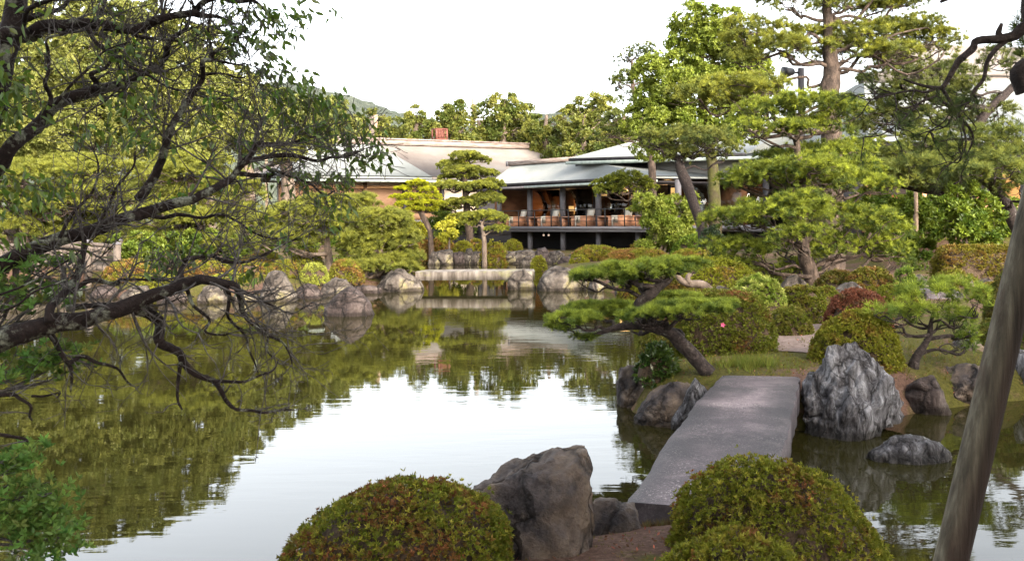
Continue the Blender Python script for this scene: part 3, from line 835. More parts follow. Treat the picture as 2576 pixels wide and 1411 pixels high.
# ---- lounge pavilion on its raised deck over the pond
O1 = P(1270, 572, 64.0); u1 = (.62, -.785); v1 = (.785, .62)
f1 = frame(O1[:2], u1, v1)
DZ = 1.66
pav = empty('teahouse_lounge', f1([(6, 3, 0.3)])[0], 'open lounge pavilion with pale copper roof on a dark deck over the pond', 'building')
g = MB()
eL, eR = (-.42, -1.0), (13.7, -1.0)
ze = 4.26
E = lambda a, b, z: f1([(a, b, z)])[0]
roof_slab(g, [E(*eL, ze), E(*eR, ze), E(6.2, 1.0, 5.5), E(-.42, 1.0, 5.5)])
roof_slab(g, [E(-.42, 1.01, 5.49), E(6.2, 1.01, 5.49), E(9, 5.6, 4.3), E(-.42, 5.6, 4.3)])
roof_slab(g, [E(6.21, 1.01, 5.49), E(13.7, -.99, ze - .01), E(13.7, 5, 4.3), E(9, 5.6, 4.3)])
rf = g.build('roof', M['roof_copper'], pav)
rb = MB(); rb.box((-.6, .78, 5.46), (5.8, 1.22, 5.72), f1); rb.build('ridge', M['ridge'], rf)
cp = MB(); cyl(cp, frame(f1([(-.6, .9, 0)])[0][:2], (.785, .62), (0, 0)), 0, 0, 5.4, 5.41, .01)
cp = MB(); cp.box((-.78, .74, 5.44), (-.605, 1.26, 5.76), f1); cp.build('ridge_end_cap', M['dark_column'], rf)
bx(pav, 'roof_edge', M['dark_timber'], f1, ((-.46, -1.03, ze - .14), (13.7, -1.005, ze - .012)))
bx(pav, 'eave_fascia', M['dark_timber'], f1, ((-.38, -.93, 4.02), (13.6, -.82, 4.13)), ((-.38, -.82, 4.02), (-.28, 5.4, 4.13)))
g = MB(); g.box((-.6, -1.2, 3.91), (3.4, -1.06, 4.04), f1); g.build('gutter', M['dark_column'], pav)
g = MB(); g.box((3.41, -1.2, 3.91), (14.0, -1.06, 4.04), f1); g.build('gutter', M['copper_fascia'], pav)
bx(pav, 'deck', M['deck'], f1, ((-1.2, -.72, DZ - .16), (15.2, 5.5, DZ)), ((-1.1, -.66, DZ - .30), (15.1, 5.5, DZ - .161)))
for a in (-.55, 2.48, 5.48, 8.47, 11.55, 14.4):
    g = MB(); cyl(g, f1, a, 0, DZ + .001, 4.05, .165); g.build('column', M['dark_column'], pav)
for a in (2.48, 5.48, 8.47, 11.55):
    g = MB(); cyl(g, f1, a, 0, .1, DZ - .301, .16); g.build('pillar', M['dark_column'], pav)
g = MB(); g.box((-.5, 5.3, DZ), (14.4, 5.5, 4.1), f1); g.box((-.75, -.2, DZ), (-.60, 5.29, 4.1), f1); g.build('wall', M['inner_wall'], pav)
bx(pav, 'ceiling', M['dark_timber'], f1, ((-.27, -.8, 3.92), (13.5, 5.28, 4.0)))
bx(pav, 'crawl_space_shade', M['underfloor_shade'], f1, ((-.9, 1.2, -.1), (15, 1.35, DZ - .31)))  # near-black panel paints the shade under the deck
for a0, a1 in ((-.38, 2.31), (2.65, 5.31), (5.65, 8.30), (8.64, 11.38)):
    g = MB(); g.box((a0, 2.45, DZ + .02), (a1, 2.47, 3.9), f1); g.build('glass_pane', M['glass'], pav)
for a in (2.48, 4.0, 5.48, 8.47, 11.5): bx(pav, 'door_frame', M['dark_timber'], f1, ((a - .05, 2.40, DZ), (a + .05, 2.53, 3.91)))
bx(pav, 'folding_screen', M['inner_wall'], f1, ((1.5, 4.4, DZ + .8), (3.2, 4.5, 3.7)))

# railing along the deck edge
ra = empty('deck_railing', f1([(7, -.62, DZ)])[0], 'thin black metal railing along the front of the lounge deck', 'railing')
bx(ra, 'top_rail', M['metal_dark'], f1, ((-.9, -.65, DZ + .92), (14.2, -.59, DZ + .97)))
bx(ra, 'lower_rail', M['metal_dark'], f1, ((-.9, -.635, DZ + .50), (14.2, -.605, DZ + .53)))
bx(ra, 'lower_rail', M['metal_dark'], f1, ((-.9, -.635, DZ + .28), (14.2, -.605, DZ + .31)))
for k in range(11):
    a = -.85 + k * 1.5
    bx(ra, 'post', M['metal_dark'], f1, ((a - .025, -.645, DZ + .001), (a + .025, -.595, DZ + .92)))
    if k < 10: bx(ra, 'short_post', M['metal_dark'], f1, ((a + .74, -.634, DZ + .311), (a + .77, -.606, DZ + .499)))

# lounge furniture
def chair(label, a, b, rz, arm_mat):
    p = f1([(a, b, DZ)])[0]
    ct, st = cos(rz), sin(rz)
    uu = (u1[0] * ct + v1[0] * st, u1[1] * ct + v1[1] * st)
    vv = (-u1[0] * st + v1[0] * ct, -u1[1] * st + v1[1] * ct)
    f = frame(p[:2], uu, vv)
    root = empty('lounge_chair', p, label, 'armchair', 'lounge chairs on the terrace')
    bx(root, 'seat', M['tan'], f, ((-.33, -.38, DZ + .20), (.33, .30, DZ + .42)))
    g = MB(); g.box((-.33, .24, DZ + .42), (.33, .40, DZ + 1.0), f)
    g.v[-1][[2, 3, 6, 7]] += np.array([0, 0, 0])
    up = g.v[-1][4:]; up += np.array((vv[0], vv[1], 0)) * .14
    g.build('backrest', M['tan'] if arm_mat == 'wood_warm' else M['cream'], root)
    for s in (-1, 1):
        bx(root, 'armrest', M[arm_mat if s < 0 else 'wood_warm'], f, ((s * .40 - .065, -.40, DZ + .02), (s * .40 + .065, .34, DZ + .60)))
    bx(root, 'plinth', M['wood_warm'], f, ((-.325, -.36, DZ + .02), (.325, .28, DZ + .195)))
    return root
def table(label, a, b):
    p = f1([(a, b, DZ)])[0]
    root = empty('low_table', p, label, 'table', 'low wooden tables on the terrace')
    bx(root, 'tabletop', M['wood_warm'], f1, ((a - .45, b - .32, DZ + .50), (a + .45, b + .32, DZ + .57)))
    for s in (-1, 1):
        bx(root, 'side_panel', M['wood_warm'], f1, ((a + s * .41 - .03, b - .30, DZ + .01), (a + s * .41 + .03, b + .30, DZ + .499)))
    return root
places = ['leftmost bay', 'second bay', 'third bay', 'fourth bay', 'right end']
for k, a in enumerate((.7, 3.75, 6.75, 9.75, 12.7)):
    chair('cream sided armchair in the %s of the lounge terrace' % places[k], a + .55, .0, radians(-20), 'cream')
    chair('wood sided armchair further back in the %s of the lounge terrace' % places[k], a - .35, 1.75, radians(140), 'wood_warm')
    table('low wooden table in the %s of the lounge terrace' % places[k], a - .55, -.05)
def sofa(label, a, b):
    p = f1([(a, b, DZ)])[0]
    root = empty('sofa', p, label, 'sofa')
    bx(root, 'seat', M['tan'], f1, ((a - .95, b - .4, DZ + .15), (a + .95, b + .35, DZ + .42)))
    bx(root, 'backrest', M['tan'], f1, ((a - .95, b + .20, DZ + .421), (a + .95, b + .38, DZ + 1.1)))
sofa('long tan sofa against the screen inside the lounge', 3.1, 3.6)
def standing_lamp(label, a, b, z, w, h, f=f1, stem=True, name='paper_lamp', power=12, zf=DZ):
    p = f([(a, b, z)])[0]
    root = empty(name, (p[0], p[1], zf), label, 'lamp')
    bx(root, 'lamp_shade', M['lamp'], f, ((a - w / 2, b - w / 2, z), (a + w / 2, b + w / 2, z + h)))
    g = MB()
    cyl(g, f, a, b, zf + .03, z - .001, .02, 8); cyl(g, f, a, b, zf + .002, zf + .029, .14, 12)
    g.build('stem', M['metal_dark'], root)
    ld = bpy.data.lights.new('lamp light', 'POINT'); ld.energy = power; ld.color = (1, .55, .22); ld.shadow_soft_size = .32
    lo = bpy.data.objects.new('lamp_light', ld); COL.objects.link(lo); lo.parent = root
    lo.location = Vector((-.6, -.8, z + h + .1 - zf))
    return root
standing_lamp('small glowing paper lamp beside the third terrace column', 4.5, 4.2, 3.48, .26, .46, power=9)
standing_lamp('glowing paper lamp half hidden by the terrace pine', 7.76, 3.4, 3.26, .30, .44, power=9)
standing_lamp('dim glowing lamp behind the second terrace column', 1.2, 4.5, 2.6, .3, .3, power=16)
standing_lamp('glowing lamp in the left corner of the lounge', .6, 4.2, 2.2, .25, .3, power=14)
g = MB()
p = f1([(9.8, 3, 3.85)])[0]
g.box((9.65, 3.0, 3.70), (10.02, 3.06, 3.88), f1)
r_ = empty('exit_sign', p, 'small lit green exit sign under the lounge ceiling', 'sign')
g.build('sign_face', M['exit'], r_)
bx(r_, 'housing', M['dark_timber'], f1, ((9.62, 3.061, 3.67), (10.05, 3.12, 3.90)))
bx(r_, 'hanger', M['dark_timber'], f1, ((9.8, 3.07, 3.901), (9.86, 3.10, 3.93)))
for k, (a, lab) in enumerate(((4.2, 'left bulb hanging under the deck'), (4.65, 'right bulb hanging under the deck'))):
    p = f1([(a, -.4, DZ - .5)])[0]
    r_ = empty('outdoor_bulb', p, lab, 'lamp')
    mb = MB(); th = np.linspace(0, pi, 7)
    mb.tube([p + np.array((0, 0,   .06 * c)) for c in np.cos(th)], np.maximum(.06 * np.sin(th), .004), 10, 2); mb.build('bulb', M['bulb'], r_, True)
    mb = MB(); mb.tube([p + np.array((0, 0, .06)), p + np.array((0, 0, .2))], .03, 8, 1); mb.build('socket', M['metal_dark'], r_)

# ---- main hall
O3 = P(910, 441, 66.0); u3 = (.857, .515); v3 = (-.515, .857)
f3 = frame(O3[:2], u3, v3)
E3 = lambda a, b, z: f3([(a, b, z)])[0]
hall = empty('main_hall', f3([(7, 4, .6)])[0], 'long hall with wide pinkish grey hipped roof and brown shuttered wall', 'building')
g = MB()
roof_slab(g, [E3(-5.9, 0, 5.0), E3(5, 0, 5.0), E3(3.0, 4.5, 7.4), E3(-1.6, 4.5, 7.4)], .16)
rf = g.build('roof', M['roof_copper'], hall)
g = MB()
roof_slab(g, [E3(5.003, 0, 5.0), E3(19.5, 0, 5.0), E3(15.3, 4.5, 7.4), E3(3.003, 4.5, 7.4)], .16)
roof_slab(g, [E3(-5.9, .003, 4.99), E3(-1.62, 4.5, 6.6), E3(-1.62, 5.0, 6.6), E3(-5.9, 9, 5.0)], .16)
roof_slab(g, [E3(-5.9, 9, 5.0), E3(19.5, 9, 5.0), E3(15.3, 4.52, 7.38), E3(-1.6, 4.52, 7.38)], .16)
roof_slab(g, [E3(19.5, .003, 4.99), E3(19.5, 9, 5.0), E3(15.32, 4.5, 7.38)], .16)
g.build('roof', M['roof_pink'], hall)
rb = MB(); rb.box((-1.9, 4.2, 7.36), (15.5, 4.8, 7.72), f3); rb.box((-2.0, 4.1, 7.721), (15.6, 4.9, 7.80), f3); rb.build('ridge', M['ridge'], rf)
bx(hall, 'gable', M['dark_timber'], f3, ((-1.75, 3.2, 6.2), (-1.70, 5.8, 6.9)), ((-1.76, 3.9, 6.9), (-1.71, 5.1, 7.3)))
bx(hall, 'eave_fascia', M['dark_timber'], f3, ((-5.85, .06, 4.70), (19.4, .18, 4.83)))
bx(hall, 'gutter', M['copper_fascia'], f3, ((-5.95, -.14, 4.60), (19.4, -.01, 4.74)))
bx(hall, 'soffit', M['dark_timber'], f3, ((-5.6, .19, 4.62), (19.2, 1.39, 4.69)))
bx(hall, 'lintel', M['wood_beam'], f3, ((-4.8, 1.36, 4.22), (6.3, 1.46, 4.42)))
for a in (-4.9, -2.05, .8, 3.65, 6.46, 9.3):
    bx(hall, 'post', M['dark_timber'] if a > 3 else M['wood_brown'], f3, ((a - .11, 1.28, 1.0), (a + .11, 1.5, 4.7)))
for a in (-4.9, -2.05, .8, 3.65):
    s = bx(hall, 'shutter', M['wood_brown'], f3, ((a + .13, 1.47, 2.62), (a + 2.7, 1.53, 4.20)))
    bx(s, 'lower_board', M['wood_brown'], f3, ((a + .13, 1.44, 2.13), (a + 2.7, 1.50, 2.57)))
bx(hall, 'transom', M['plaster'], f3, ((-4.8, 1.48, 4.425), (6.3, 1.55, 4.7)))
bx(hall, 'plaster_wall', M['plaster'], f3, ((6.58, 1.45, 2.0), (9.18, 1.55, 4.7)))
bx(hall, 'wall', M['dark_timber'], f3, ((-5, 1.56, 1.0), (19, 1.7, 4.7)))
bx(hall, 'sill_beam', M['dark_column'], f3, ((-5.2, 1.2, 1.92), (9.4, 1.275, 2.12)))
bx(hall, 'crawl_space_shade', M['underfloor_shade'], f3, ((-5.2, 1.6, 0), (19, 1.75, .99)))  # painted shade panel beneath the hall floor
# chimney-like lattice box standing on the ridge
p = f3([(7.9, 4.5, 7.8)])[0]
lb = empty('roof_lattice_box', p, 'rust red lattice box standing on the hall ridge', 'roof vent')
fr_ = MB()
for sx in (-.42, .42):
    for sy in (-.32, .32):
        fr_.box((7.9 + sx - .05, 4.5 + sy - .05, 7.801), (7.9 + sx + .05, 4.5 + sy + .05, 8.62), f3)
for z in (7.82, 8.56):
    fr_.box((7.9 - .47, 4.5 - .375, z), (7.9 + .47, 4.5 - .30, z + .07), f3); fr_.box((7.9 - .47, 4.5 + .30, z), (7.9 + .47, 4.5 + .375, z + .07), f3)
    fr_.box((7.9 - .47, 4.5 - .30, z), (7.9 - .40, 4.5 + .30, z + .07), f3); fr_.box((7.9 + .40, 4.5 - .30, z), (7.9 + .47, 4.5 + .30, z + .07), f3)
fr_.build('frame', M['metal_rust'], lb)
la = MB()
for k in range(6):
    a = 7.9 - .35 + k * .14
    la.box((a - .014, 4.5 - .35, 7.9), (a + .014, 4.5 - .325, 8.55), f3)
for k in range(5):
    z = 7.98 + k * .12
    la.box((7.9 - .37, 4.5 - .36, z), (7.9 + .37, 4.5 - .351, z + .025), f3)
la.box((7.9 - .3, 4.5 - .1, 7.85), (7.9 + .3, 4.5 + .1, 8.5), f3)
la.build('lattice', M['metal_rust'], lb)

# ---- lobby wing behind the lounge
O2 = P(1440, 408, 58.0); u2 = (.9425, -.334); v2 = (.334, .9425)
f2 = frame(O2[:2], u2, v2)
E2 = lambda a, b, z: f2([(a, b, z)])[0]
lob = empty('lobby_wing', f2([(6, 4, .6)])[0], 'dark timber lobby wing with high copper roof behind the lounge pavilion', 'building')
z2 = O2[2]
g = MB()
roof_slab(g, [E2(-.2, 0, z2 + .22), E2(14, 0, z2 + .22), E2(14, 4.2, z2 + 1.6), E2(3.6, 4.2, z2 + 1.6)])
roof_slab(g, [E2(-.2, .003, z2 + .21), E2(3.6, 4.2, z2 + 1.59), E2(3.6, 5, z2 + 1.59), E2(-.2, 9, z2 + .2)])
roof_slab(g, [E2(3.6, 4.21, z2 + 1.59), E2(14, 4.21, z2 + 1.59), E2(14, 9, z2), E2(-.2, 9, z2 + .2)])
rf = g.build('roof', M['roof_copper'], lob)
g = MB(); g.box((3.4, 4.0, z2 + 1.58), (14, 4.45, z2 + 1.86), f2); g.build('ridge', M['ridge'], rf)
bx(lob, 'roof_edge', M['dark_timber'], f2, ((-.22, -.03, z2 + .07), (14, -.005, z2 + .21)))
bx(lob, 'gutter', M['copper_fascia'], f2, ((-.35, -.16, z2 - .14), (14, -.02, z2 + .03)))
bx(lob, 'soffit', M['dark_timber'], f2, ((-.1, .0, z2 + .0), (14, 1.5, z2 + .08)))
for a in (4.25, 10.5):
    bx(lob, 'column', M['dark_timber'], f2, ((a - .16, .7, .4), (a + .16, 1.0, z2 - .001)))
bx(lob, 'upper_wall', M['plaster_white'], f2, ((4.5, 1.3, z2 - .85), (14, 1.4, z2 - .001)))
bx(lob, 'upper_wall', M['dark_timber'], f2, ((-.2, 1.3, z2 - 1.2), (4.49, 1.4, z2 - .001)))
bx(lob, 'lintel', M['dark_timber'], f2, ((4.42, 1.2, z2 - 1.15), (14, 1.42, z2 - .851)))
bx(lob, 'floor', M['deck'], f2, ((4.0, .2, DZ - .35), (14, 7.5, DZ - .1)))
bx(lob, 'wall', M['dark_timber'], f2, ((-.2, 7.5, .4), (14, 7.65, z2)), ((13.85, 1.5, .4), (14, 7.49, z2)))
bx(lob, 'ceiling', M['dark_timber'], f2, ((-.1, 1.5, z2 - .9), (13.8, 7.4, z2 - .82)))
bx(lob, 'wall', M['underfloor_shade'], f2, ((4.0, .6, .1), (14, .75, DZ - .36)))  # not a wall: near-black panel for the shade below the lobby floor
for a0, a1 in ((4.5, 7.4), (7.5, 10.3)):
    g = MB(); g.box((a0, 1.32, DZ), (a1, 1.34, z2 - 1.16), f2); g.build('glass_pane', M['glass'], lob)
for a in (7.45, 10.35): bx(lob, 'door_frame', M['dark_timber'], f2, ((a - .05, 1.28, DZ - .1), (a + .05, 1.38, z2 - 1.16)))
g = MB(); g.box((5.6, 7.2, DZ + .4), (7.1, 7.3, z2 - 1.2), f2); g.build('amber_panel', M['inner_wall'], lob)
g = MB(); g.box((5.7, 6.9, z2 - 1.17), (7.1, 7.1, z2 - 1.08), f2); g.build('strip_light', M['lamp_soft'], lob)
standing_lamp('large square glowing lamp in the lobby window', 5.46, 1.9, 3.25, .52, .52, f=f2, power=16, zf=DZ - .1)
ld = bpy.data.lights.new('strip light', 'POINT'); ld.energy = 110; ld.color = (1, .5, .16); ld.shadow_soft_size = .32
lo = bpy.data.objects.new('strip_lamp', ld); COL.objects.link(lo); lo.parent = lob
lo.location = Vector(f2([(6.4, 6.6, z2 - 1.5)])[0]) - lob.location

# ---- right hand building, mostly behind pines
f4 = frame(P(2215, 345, 36)[:2], (.97, .24), (-.24, .97))
E4 = lambda a, b, z: f4([(a, b, z)])[0]
z4 = P(2300, 352, 36)[2]
rh = empty('garden_house', f4([(6, 3, 1)])[0], 'house with pale grey tiered roof and amber lit rooms behind the right pines', 'building')
g = MB()
na = 24
for k in range(na):
    a0, a1 = k / na * 14 - .6, (k + 1) / na * 14 - .6
    cu = lambda a: .32 * max(0, (1.5 - a)) ** 1.2 * .15 + .006 * max(0, a - 3) ** 2
    up = lambda a: 2.6 + .02 * a
    roof_slab(g, [E4(a0, -.2 - .02 * a0, z4 + .1 + cu(a0)), E4(a1, -.2 - .02 * a1, z4 + .1 + cu(a1)), E4(max(a1, 2.2) , 4.4, z4 + up(a1) + cu(a1)), E4(max(a0, 2.2) , 4.4, z4 + up(a0) + cu(a0))])
roof_slab(g, [E4(-.6, -.19, z4 + .09), E4(2.2, 4.4, z4 + 2.6), E4(2.2, 5, z4 + 2.6), E4(-.6, 9, z4 + .1)])
rf = g.build('roof', M['roof_copper'], rh)
g = MB(); g.box((2.2, 4.3, z4 + 2.6), (14, 4.8, z4 + 3.0), f4); g.box((3.0, 4.2, z4 + 3.001), (14, 4.9, z4 + 3.12), f4); g.build('ridge', M['roof_pink'], rf)
g = MB()
roof_slab(g, [E4(5.2, 4.9, z4 + 2.6), E4(15, 4.9, z4 + 2.5), E4(15, 9.6, z4 + 5.2), E4(6.4, 9.6, z4 + 5.2)])
g.build('upper_roof', M['roof_pink'], rh)
bx(rh, 'eave_fascia', M['dark_timber'], f4, ((-.3, .1, z4 - .22), (13, .25, z4 - .03)))
bx(rh, 'wall', M['dark_timber'], f4, ((0, 4.2, .5), (13.4, 4.35, z4 - .03)), ((0, 1.2, z4 - .9), (13.4, 1.3, z4 - .03)), ((-.05, 1.2, .5), (.05, 4.2, z4 - .9)))
bx(rh, 'floor', M['wood_brown'], f4, ((0, .9, 1.5), (13.4, 4.19, 1.72)))
for a in (0.3, 2.6, 4.9, 7.2, 9.5): bx(rh, 'post', M['wood_warm'], f4, ((a - .09, 1.22, .5), (a + .09, 1.38, z4 - .901)))
for a0, a1 in ((.45, 1.6), (3.0, 3.9), (5.4, 6.2), (7.5, 8.1)):
    g = MB(); g.box((a0, 4.1, 1.9), (a1, 4.19, 2.9), f4); g.build('amber_panel', M['inner_wall'], rh)
g = MB(); g.box((6.2, 1.5, 2.35), (6.95, 1.56, 3.9), f4); g.build('lit_screen', emit_mat('lit paper screen', (1.0, .50, .17), .22), rh)
for a in (1.2, 3.6, 6.4):
    ld = bpy.data.lights.new('room light', 'POINT'); ld.energy = 14; ld.color = (1, .5, .18); ld.shadow_soft_size = .32
    lo = bpy.data.objects.new('room_light', ld); COL.objects.link(lo); lo.parent = rh
    lo.location = Vector(E4(a, 2.6, 3.2)) - rh.location
ra = empty('veranda_rail', E4(5, .95, 1.72), 'low warm wood rail along the amber lit veranda', 'railing')
bx(ra, 'rail', M['wood_warm'], f4, ((.2, .92, 2.35), (10, .99, 2.43)))
for a in np.arange(.5, 10, 1.2): bx(ra, 'post', M['wood_warm'], f4, ((a - .04, .93, 1.721), (a + .04, .98, 2.349)))

# ---- two people standing in the lobby
def person(label, pos, face, hair_len, skirt=False, arm='hold', tie=False):
    root = empty('person', pos, label, 'person')
    x0 = np.array(pos)
    ft = np.array((sin(face), -cos(face), 0)); rt = np.array((cos(face), sin(face), 0)); up = np.array((0, 0, 1.0))
    def q(r, f, z): return x0 + rt * r + ft * f + up * z
    verts, edges, rad, cols = [], [], [], []
    suit, skin, shoe = (.012, .012, .014), (.42, .25, .17), (.01, .01, .01)
    def add(pt, r, c, par=None):
        verts.append(pt); rad.append(r); cols.append(c)
        if par is not None: edges.append((par, len(verts) - 1))
        return len(verts) - 1
    pel = add(q(0, 0, .93), .145, suit)
    wst = add(q(0, .01, 1.10), .135, suit, pel)
    che = add(q(0, .01, 1.30), .16, suit, wst)
    nek = add(q(0, 0, 1.44), .085, suit, che)
    nk2 = add(q(0, .01, 1.50), .055, skin, nek)
    hd = add(q(0, .025, 1.58), .088, skin, nk2)
    hd2 = add(q(0, .02, 1.68), .085, skin, hd)
    for s in (-1, 1):
        hip = add(q(s * .09, 0, .86), .10, suit, pel)
        kn = add(q(s * .10, .02, .48), .065, suit, hip)
        an = add(q(s * .10, -.01, .09), .045, suit, kn)
        add(q(s * .11, .13, .035), .035, shoe, an)
        sh = add(q(s * .19, 0, 1.37), .075, suit, che)
        el = add(q(s * .25, -.02, 1.10), .052, suit, sh)
        wr = add(q(s * .14, .20, 1.06), .038, suit, el)
        ha = add(q(s * .09, .26, 1.07), .036, skin, wr)
        for k in range(4):
            f_a = add(q(s * (.075 - .0 * k), .31, 1.10 - k * .022), .011, skin, ha)
            add(q(s * .04, .325, 1.10 - k * .022), .009, skin, f_a)
        add(q(s * .08, .28, 1.125), .012, skin, ha)
    me = bpy.data.meshes.new('body')
    me.from_pydata([tuple(v - x0) for v in verts], edges, [])
    o = link('body', me, root)
    md = o.modifiers.new('skin', 'SKIN'); md.use_smooth_shade = True
    sv = me.skin_vertices[0].data
    for i, r in enumerate(rad): sv[i].radius = (r, r * (.72 if i in (0, 1, 2, 3) else 1))
    sv[0].use_root = True
    md2 = o.modifiers.new('sub', 'SUBSURF'); md2.levels = 1; md2.render_levels = 1
    dg = bpy.context.evaluated_depsgraph_get()
    m2 = bpy.data.meshes.new_from_object(o.evaluated_get(dg))
    o.modifiers.clear(); o.data = m2
    V = np.array([v.co[:] for v in m2.vertices]) + x0
    VV = np.array(verts)
    near = np.argmin(((V[:, None] - VV[None]) ** 2).sum(-1) - (np.array(rad) ** 2)[None], 1)
    cc = np.array(cols)[near]
    at = m2.attributes.new('col', 'FLOAT_COLOR', 'POINT')
    at.data.foreach_set('color', np.column_stack([cc, np.ones(len(cc))]).astype(np.float32).ravel())
    m2.materials.clear(); m2.materials.append(M['body'])
    # hair cap, face features, shirt front
    def ell(mb, c, rx, ry, rz, col, cut=None, n=14):
        th = np.linspace(0, pi, n); ph = np.linspace(0, 2 * pi, n + 1)[:-1]
        T, Ph = np.meshgrid(th, ph, indexing='ij')
        Vl = np.stack([rx * np.sin(T) * np.cos(Ph), ry * np.sin(T) * np.sin(Ph), rz * np.cos(T)], -1).reshape(-1, 3)
        if cut is not None: Vl = cut(Vl)
        Vw = np.array(c)[None] + Vl[:, :1] * rt + Vl[:, 1:2] * ft + Vl[:, 2:] * up
        i = np.arange(n * n).reshape(n, n)
        qd = np.stack([i[:-1], np.roll(i[:-1], -1, 1), np.roll(i[1:], -1, 1), i[1:]], -1).reshape(-1, 4)
        mb.add(Vw, [qd], col)
    mb = MB()
    def hc(Vl):
        Vl = Vl.copy(); m_ = (Vl[:, 1] > .03) & (Vl[:, 2] < .045)
        Vl[m_, 1] = .03; return Vl
    ell(mb, q(0, .005, 1.66), .103, .112, .118, (.012, .009, .008), hc)
    if hair_len: ell(mb, q(0, -.06, 1.52), .085, .05, .12, (.012, .009, .008))
    mb.build('hair', M['body'], root, True)
    mb = MB()
    ell(mb, q(0, .118, 1.605), .014, .022, .022, skin, n=8)
    for s in (-1, 1):
        ell(mb, q(s * .034, .098, 1.635), .014, .010, .008, (.02, .015, .012), n=8)
        ell(mb, q(s * .092, .01, 1.61), .012, .022, .034, skin, n=8)
    ell(mb, q(0, .104, 1.555), .024, .008, .007, (.28, .10, .085), n=8)
    mb.build('face', M['body'], root, True)
    mb = MB()
    ell(mb, q(0, .103, 1.36), .035, .02, .10, (.7, .7, .7), n=10)
    mb.build('shirt', M['body'], root, True)
    return root
person('person in a dark suit with hands held forward inside the lobby', f2([(7.08, 3.4, DZ - .1)])[0], radians(25), False)
person('person with tied back dark hair in dark clothes inside the lobby', f2([(6.58, 3.9, DZ - .1)])[0], radians(160), True)

# ---- utility pole, cut poles, wires, floodlight
def pole(name, label, cat, x, y0, y1, Y, r, mat, arms=True):
    a, b = P(x, y1, Y), P(x, y0, Y)
    a[2] = tz(a[0], a[1]) - .1
    b[0] = a[0]
    root = empty(name, a, label, cat)
    mb = MB(); mb.tube([a, (a + b) / 2, b], [r * 1.25, r * 1.1, r], 12, 3); mb.build('pole', mat, root, True)
    if arms:
        zt_ = b[2]
        for k, (dz, w_) in enumerate(((1.6, 1.1), (2.6, .9), (3.9, .9))):
            bx(root, 'crossarm', M['concrete_pole'], None, ((b[0] - w_ * .45, b[1] - .2, zt_ - dz), (b[0] + w_, b[1] - .14, zt_ - dz + .1)))
        mb = MB()
        for dz, xs_ in ((1.5, (-.3, .3, .7)), (2.5, (.4, .6, .75))):
            for q_ in xs_: mb.tube([(b[0] + q_, b[1] - .17, zt_ - dz), (b[0] + q_, b[1] - .17, zt_ - dz + .22)], .07, 8, 1)
        mb.build('insulator', M['plaster_white'], root)
        bx(root, 'transformer', M['concrete_pole'], None, ((b[0] + .25, b[1] - .5, zt_ - 2.4), (b[0] + .85, b[1] - .21, zt_ - 1.75)))
    return b
pole('utility_pole', 'concrete utility pole with crossarms above the hall trees', 'utility pole', 1193, 250, 420, 84, .17, M['concrete_pole'])
pole('cut_trunk', 'pale bare cut trunk poking above the hall roof', 'bare trunk', 936, 293, 420, 80, .2, M['wood_pale'], False)
pole('wooden_pole', 'brown wooden pole beside the pale cut trunk', 'pole', 946, 290, 420, 81, .17, M['wood_stake'], False)
pole('thin_wooden_pole', 'thin pale pole standing left of the hall gable', 'pole', 670, 303, 420, 78, .10, M['wood_stake'], False)
wr = empty('power_lines', P(950, 290, 90), 'thin black overhead wires crossing in front of the hill', 'wires')
for dy_ in (0, 8):
    mb = MB()
    A_, B_ = P(700, 272 + dy_, 90), P(1193, 302 + dy_ * .5, 85)
    mb.tube([A_ + (B_ - A_) * t - np.array((0, 0, 1.2)) * sin(pi * t) for t in np.linspace(0, 1, 8)], .022, 5, 2); mb.build('wire', M['metal_dark'], wr)
a, b = P(2018, 500, 30), P(2018, 172, 30)
a[2] = tz(a[0], a[1]) - .1; b[0] = a[0]
fl = empty('floodlight', a, 'black floodlight on a dark pole beside the tall pine', 'floodlight')
mb = MB(); mb.box((a[0] - .075, a[1] - .075, a[2]), (a[0] + .075, a[1] + .075, b[2])); mb.build('pole', M['dark_timber'], fl)
mb = MB(); mb.box((a[0] - .22, a[1] - .03, b[2] - .16), (a[0] - .076, a[1] + .03, b[2] - .10)); mb.build('bracket', M['metal_dark'], fl)
mb = MB(); mb.tube([(a[0] - .225, a[1], b[2] - .10), (a[0] - .42, a[1] - .06, b[2] - .12), (a[0] - .52, a[1] - .09, b[2] - .14)], [.10, .15, .18], 14, 1); mb.build('lamp_head', M['metal_dark'], fl)

# ---- arched wooden bridge at far left
wb = empty('wooden_bridge', P(120, 690, 36), 'pale timber footbridge with capped posts behind the left branches', 'bridge')
bl, br = P(-120, 700, 36.5), P(300, 690, 35)
def bp(t, z, off=0):
    p = bl + (br - bl) * t
    return np.array((p[0] + off * .2, p[1] + off, z + .25 * sin(pi * min(max(t * .8 + .1, 0), 1)) ** 2))
dk = MB()
ts = np.linspace(0, .93, 15)
for k in range(len(ts) - 1):
    A_, B_ = bp(ts[k], .42), bp(ts[k + 1], .42)
    V = [A_, B_, B_ + (0, 1.8, 0), A_ + (0, 1.8, 0)]
    V = np.array([v for v in V] + [v + (0, 0, .16) for v in V])
    dk.add(V, [[(0, 3, 2, 1), (4, 5, 6, 7), (0, 1, 5, 4), (1, 2, 6, 5), (2, 3, 7, 6), (3, 0, 4, 7)]])
dk.build('deck', M['wood_pale'], wb)
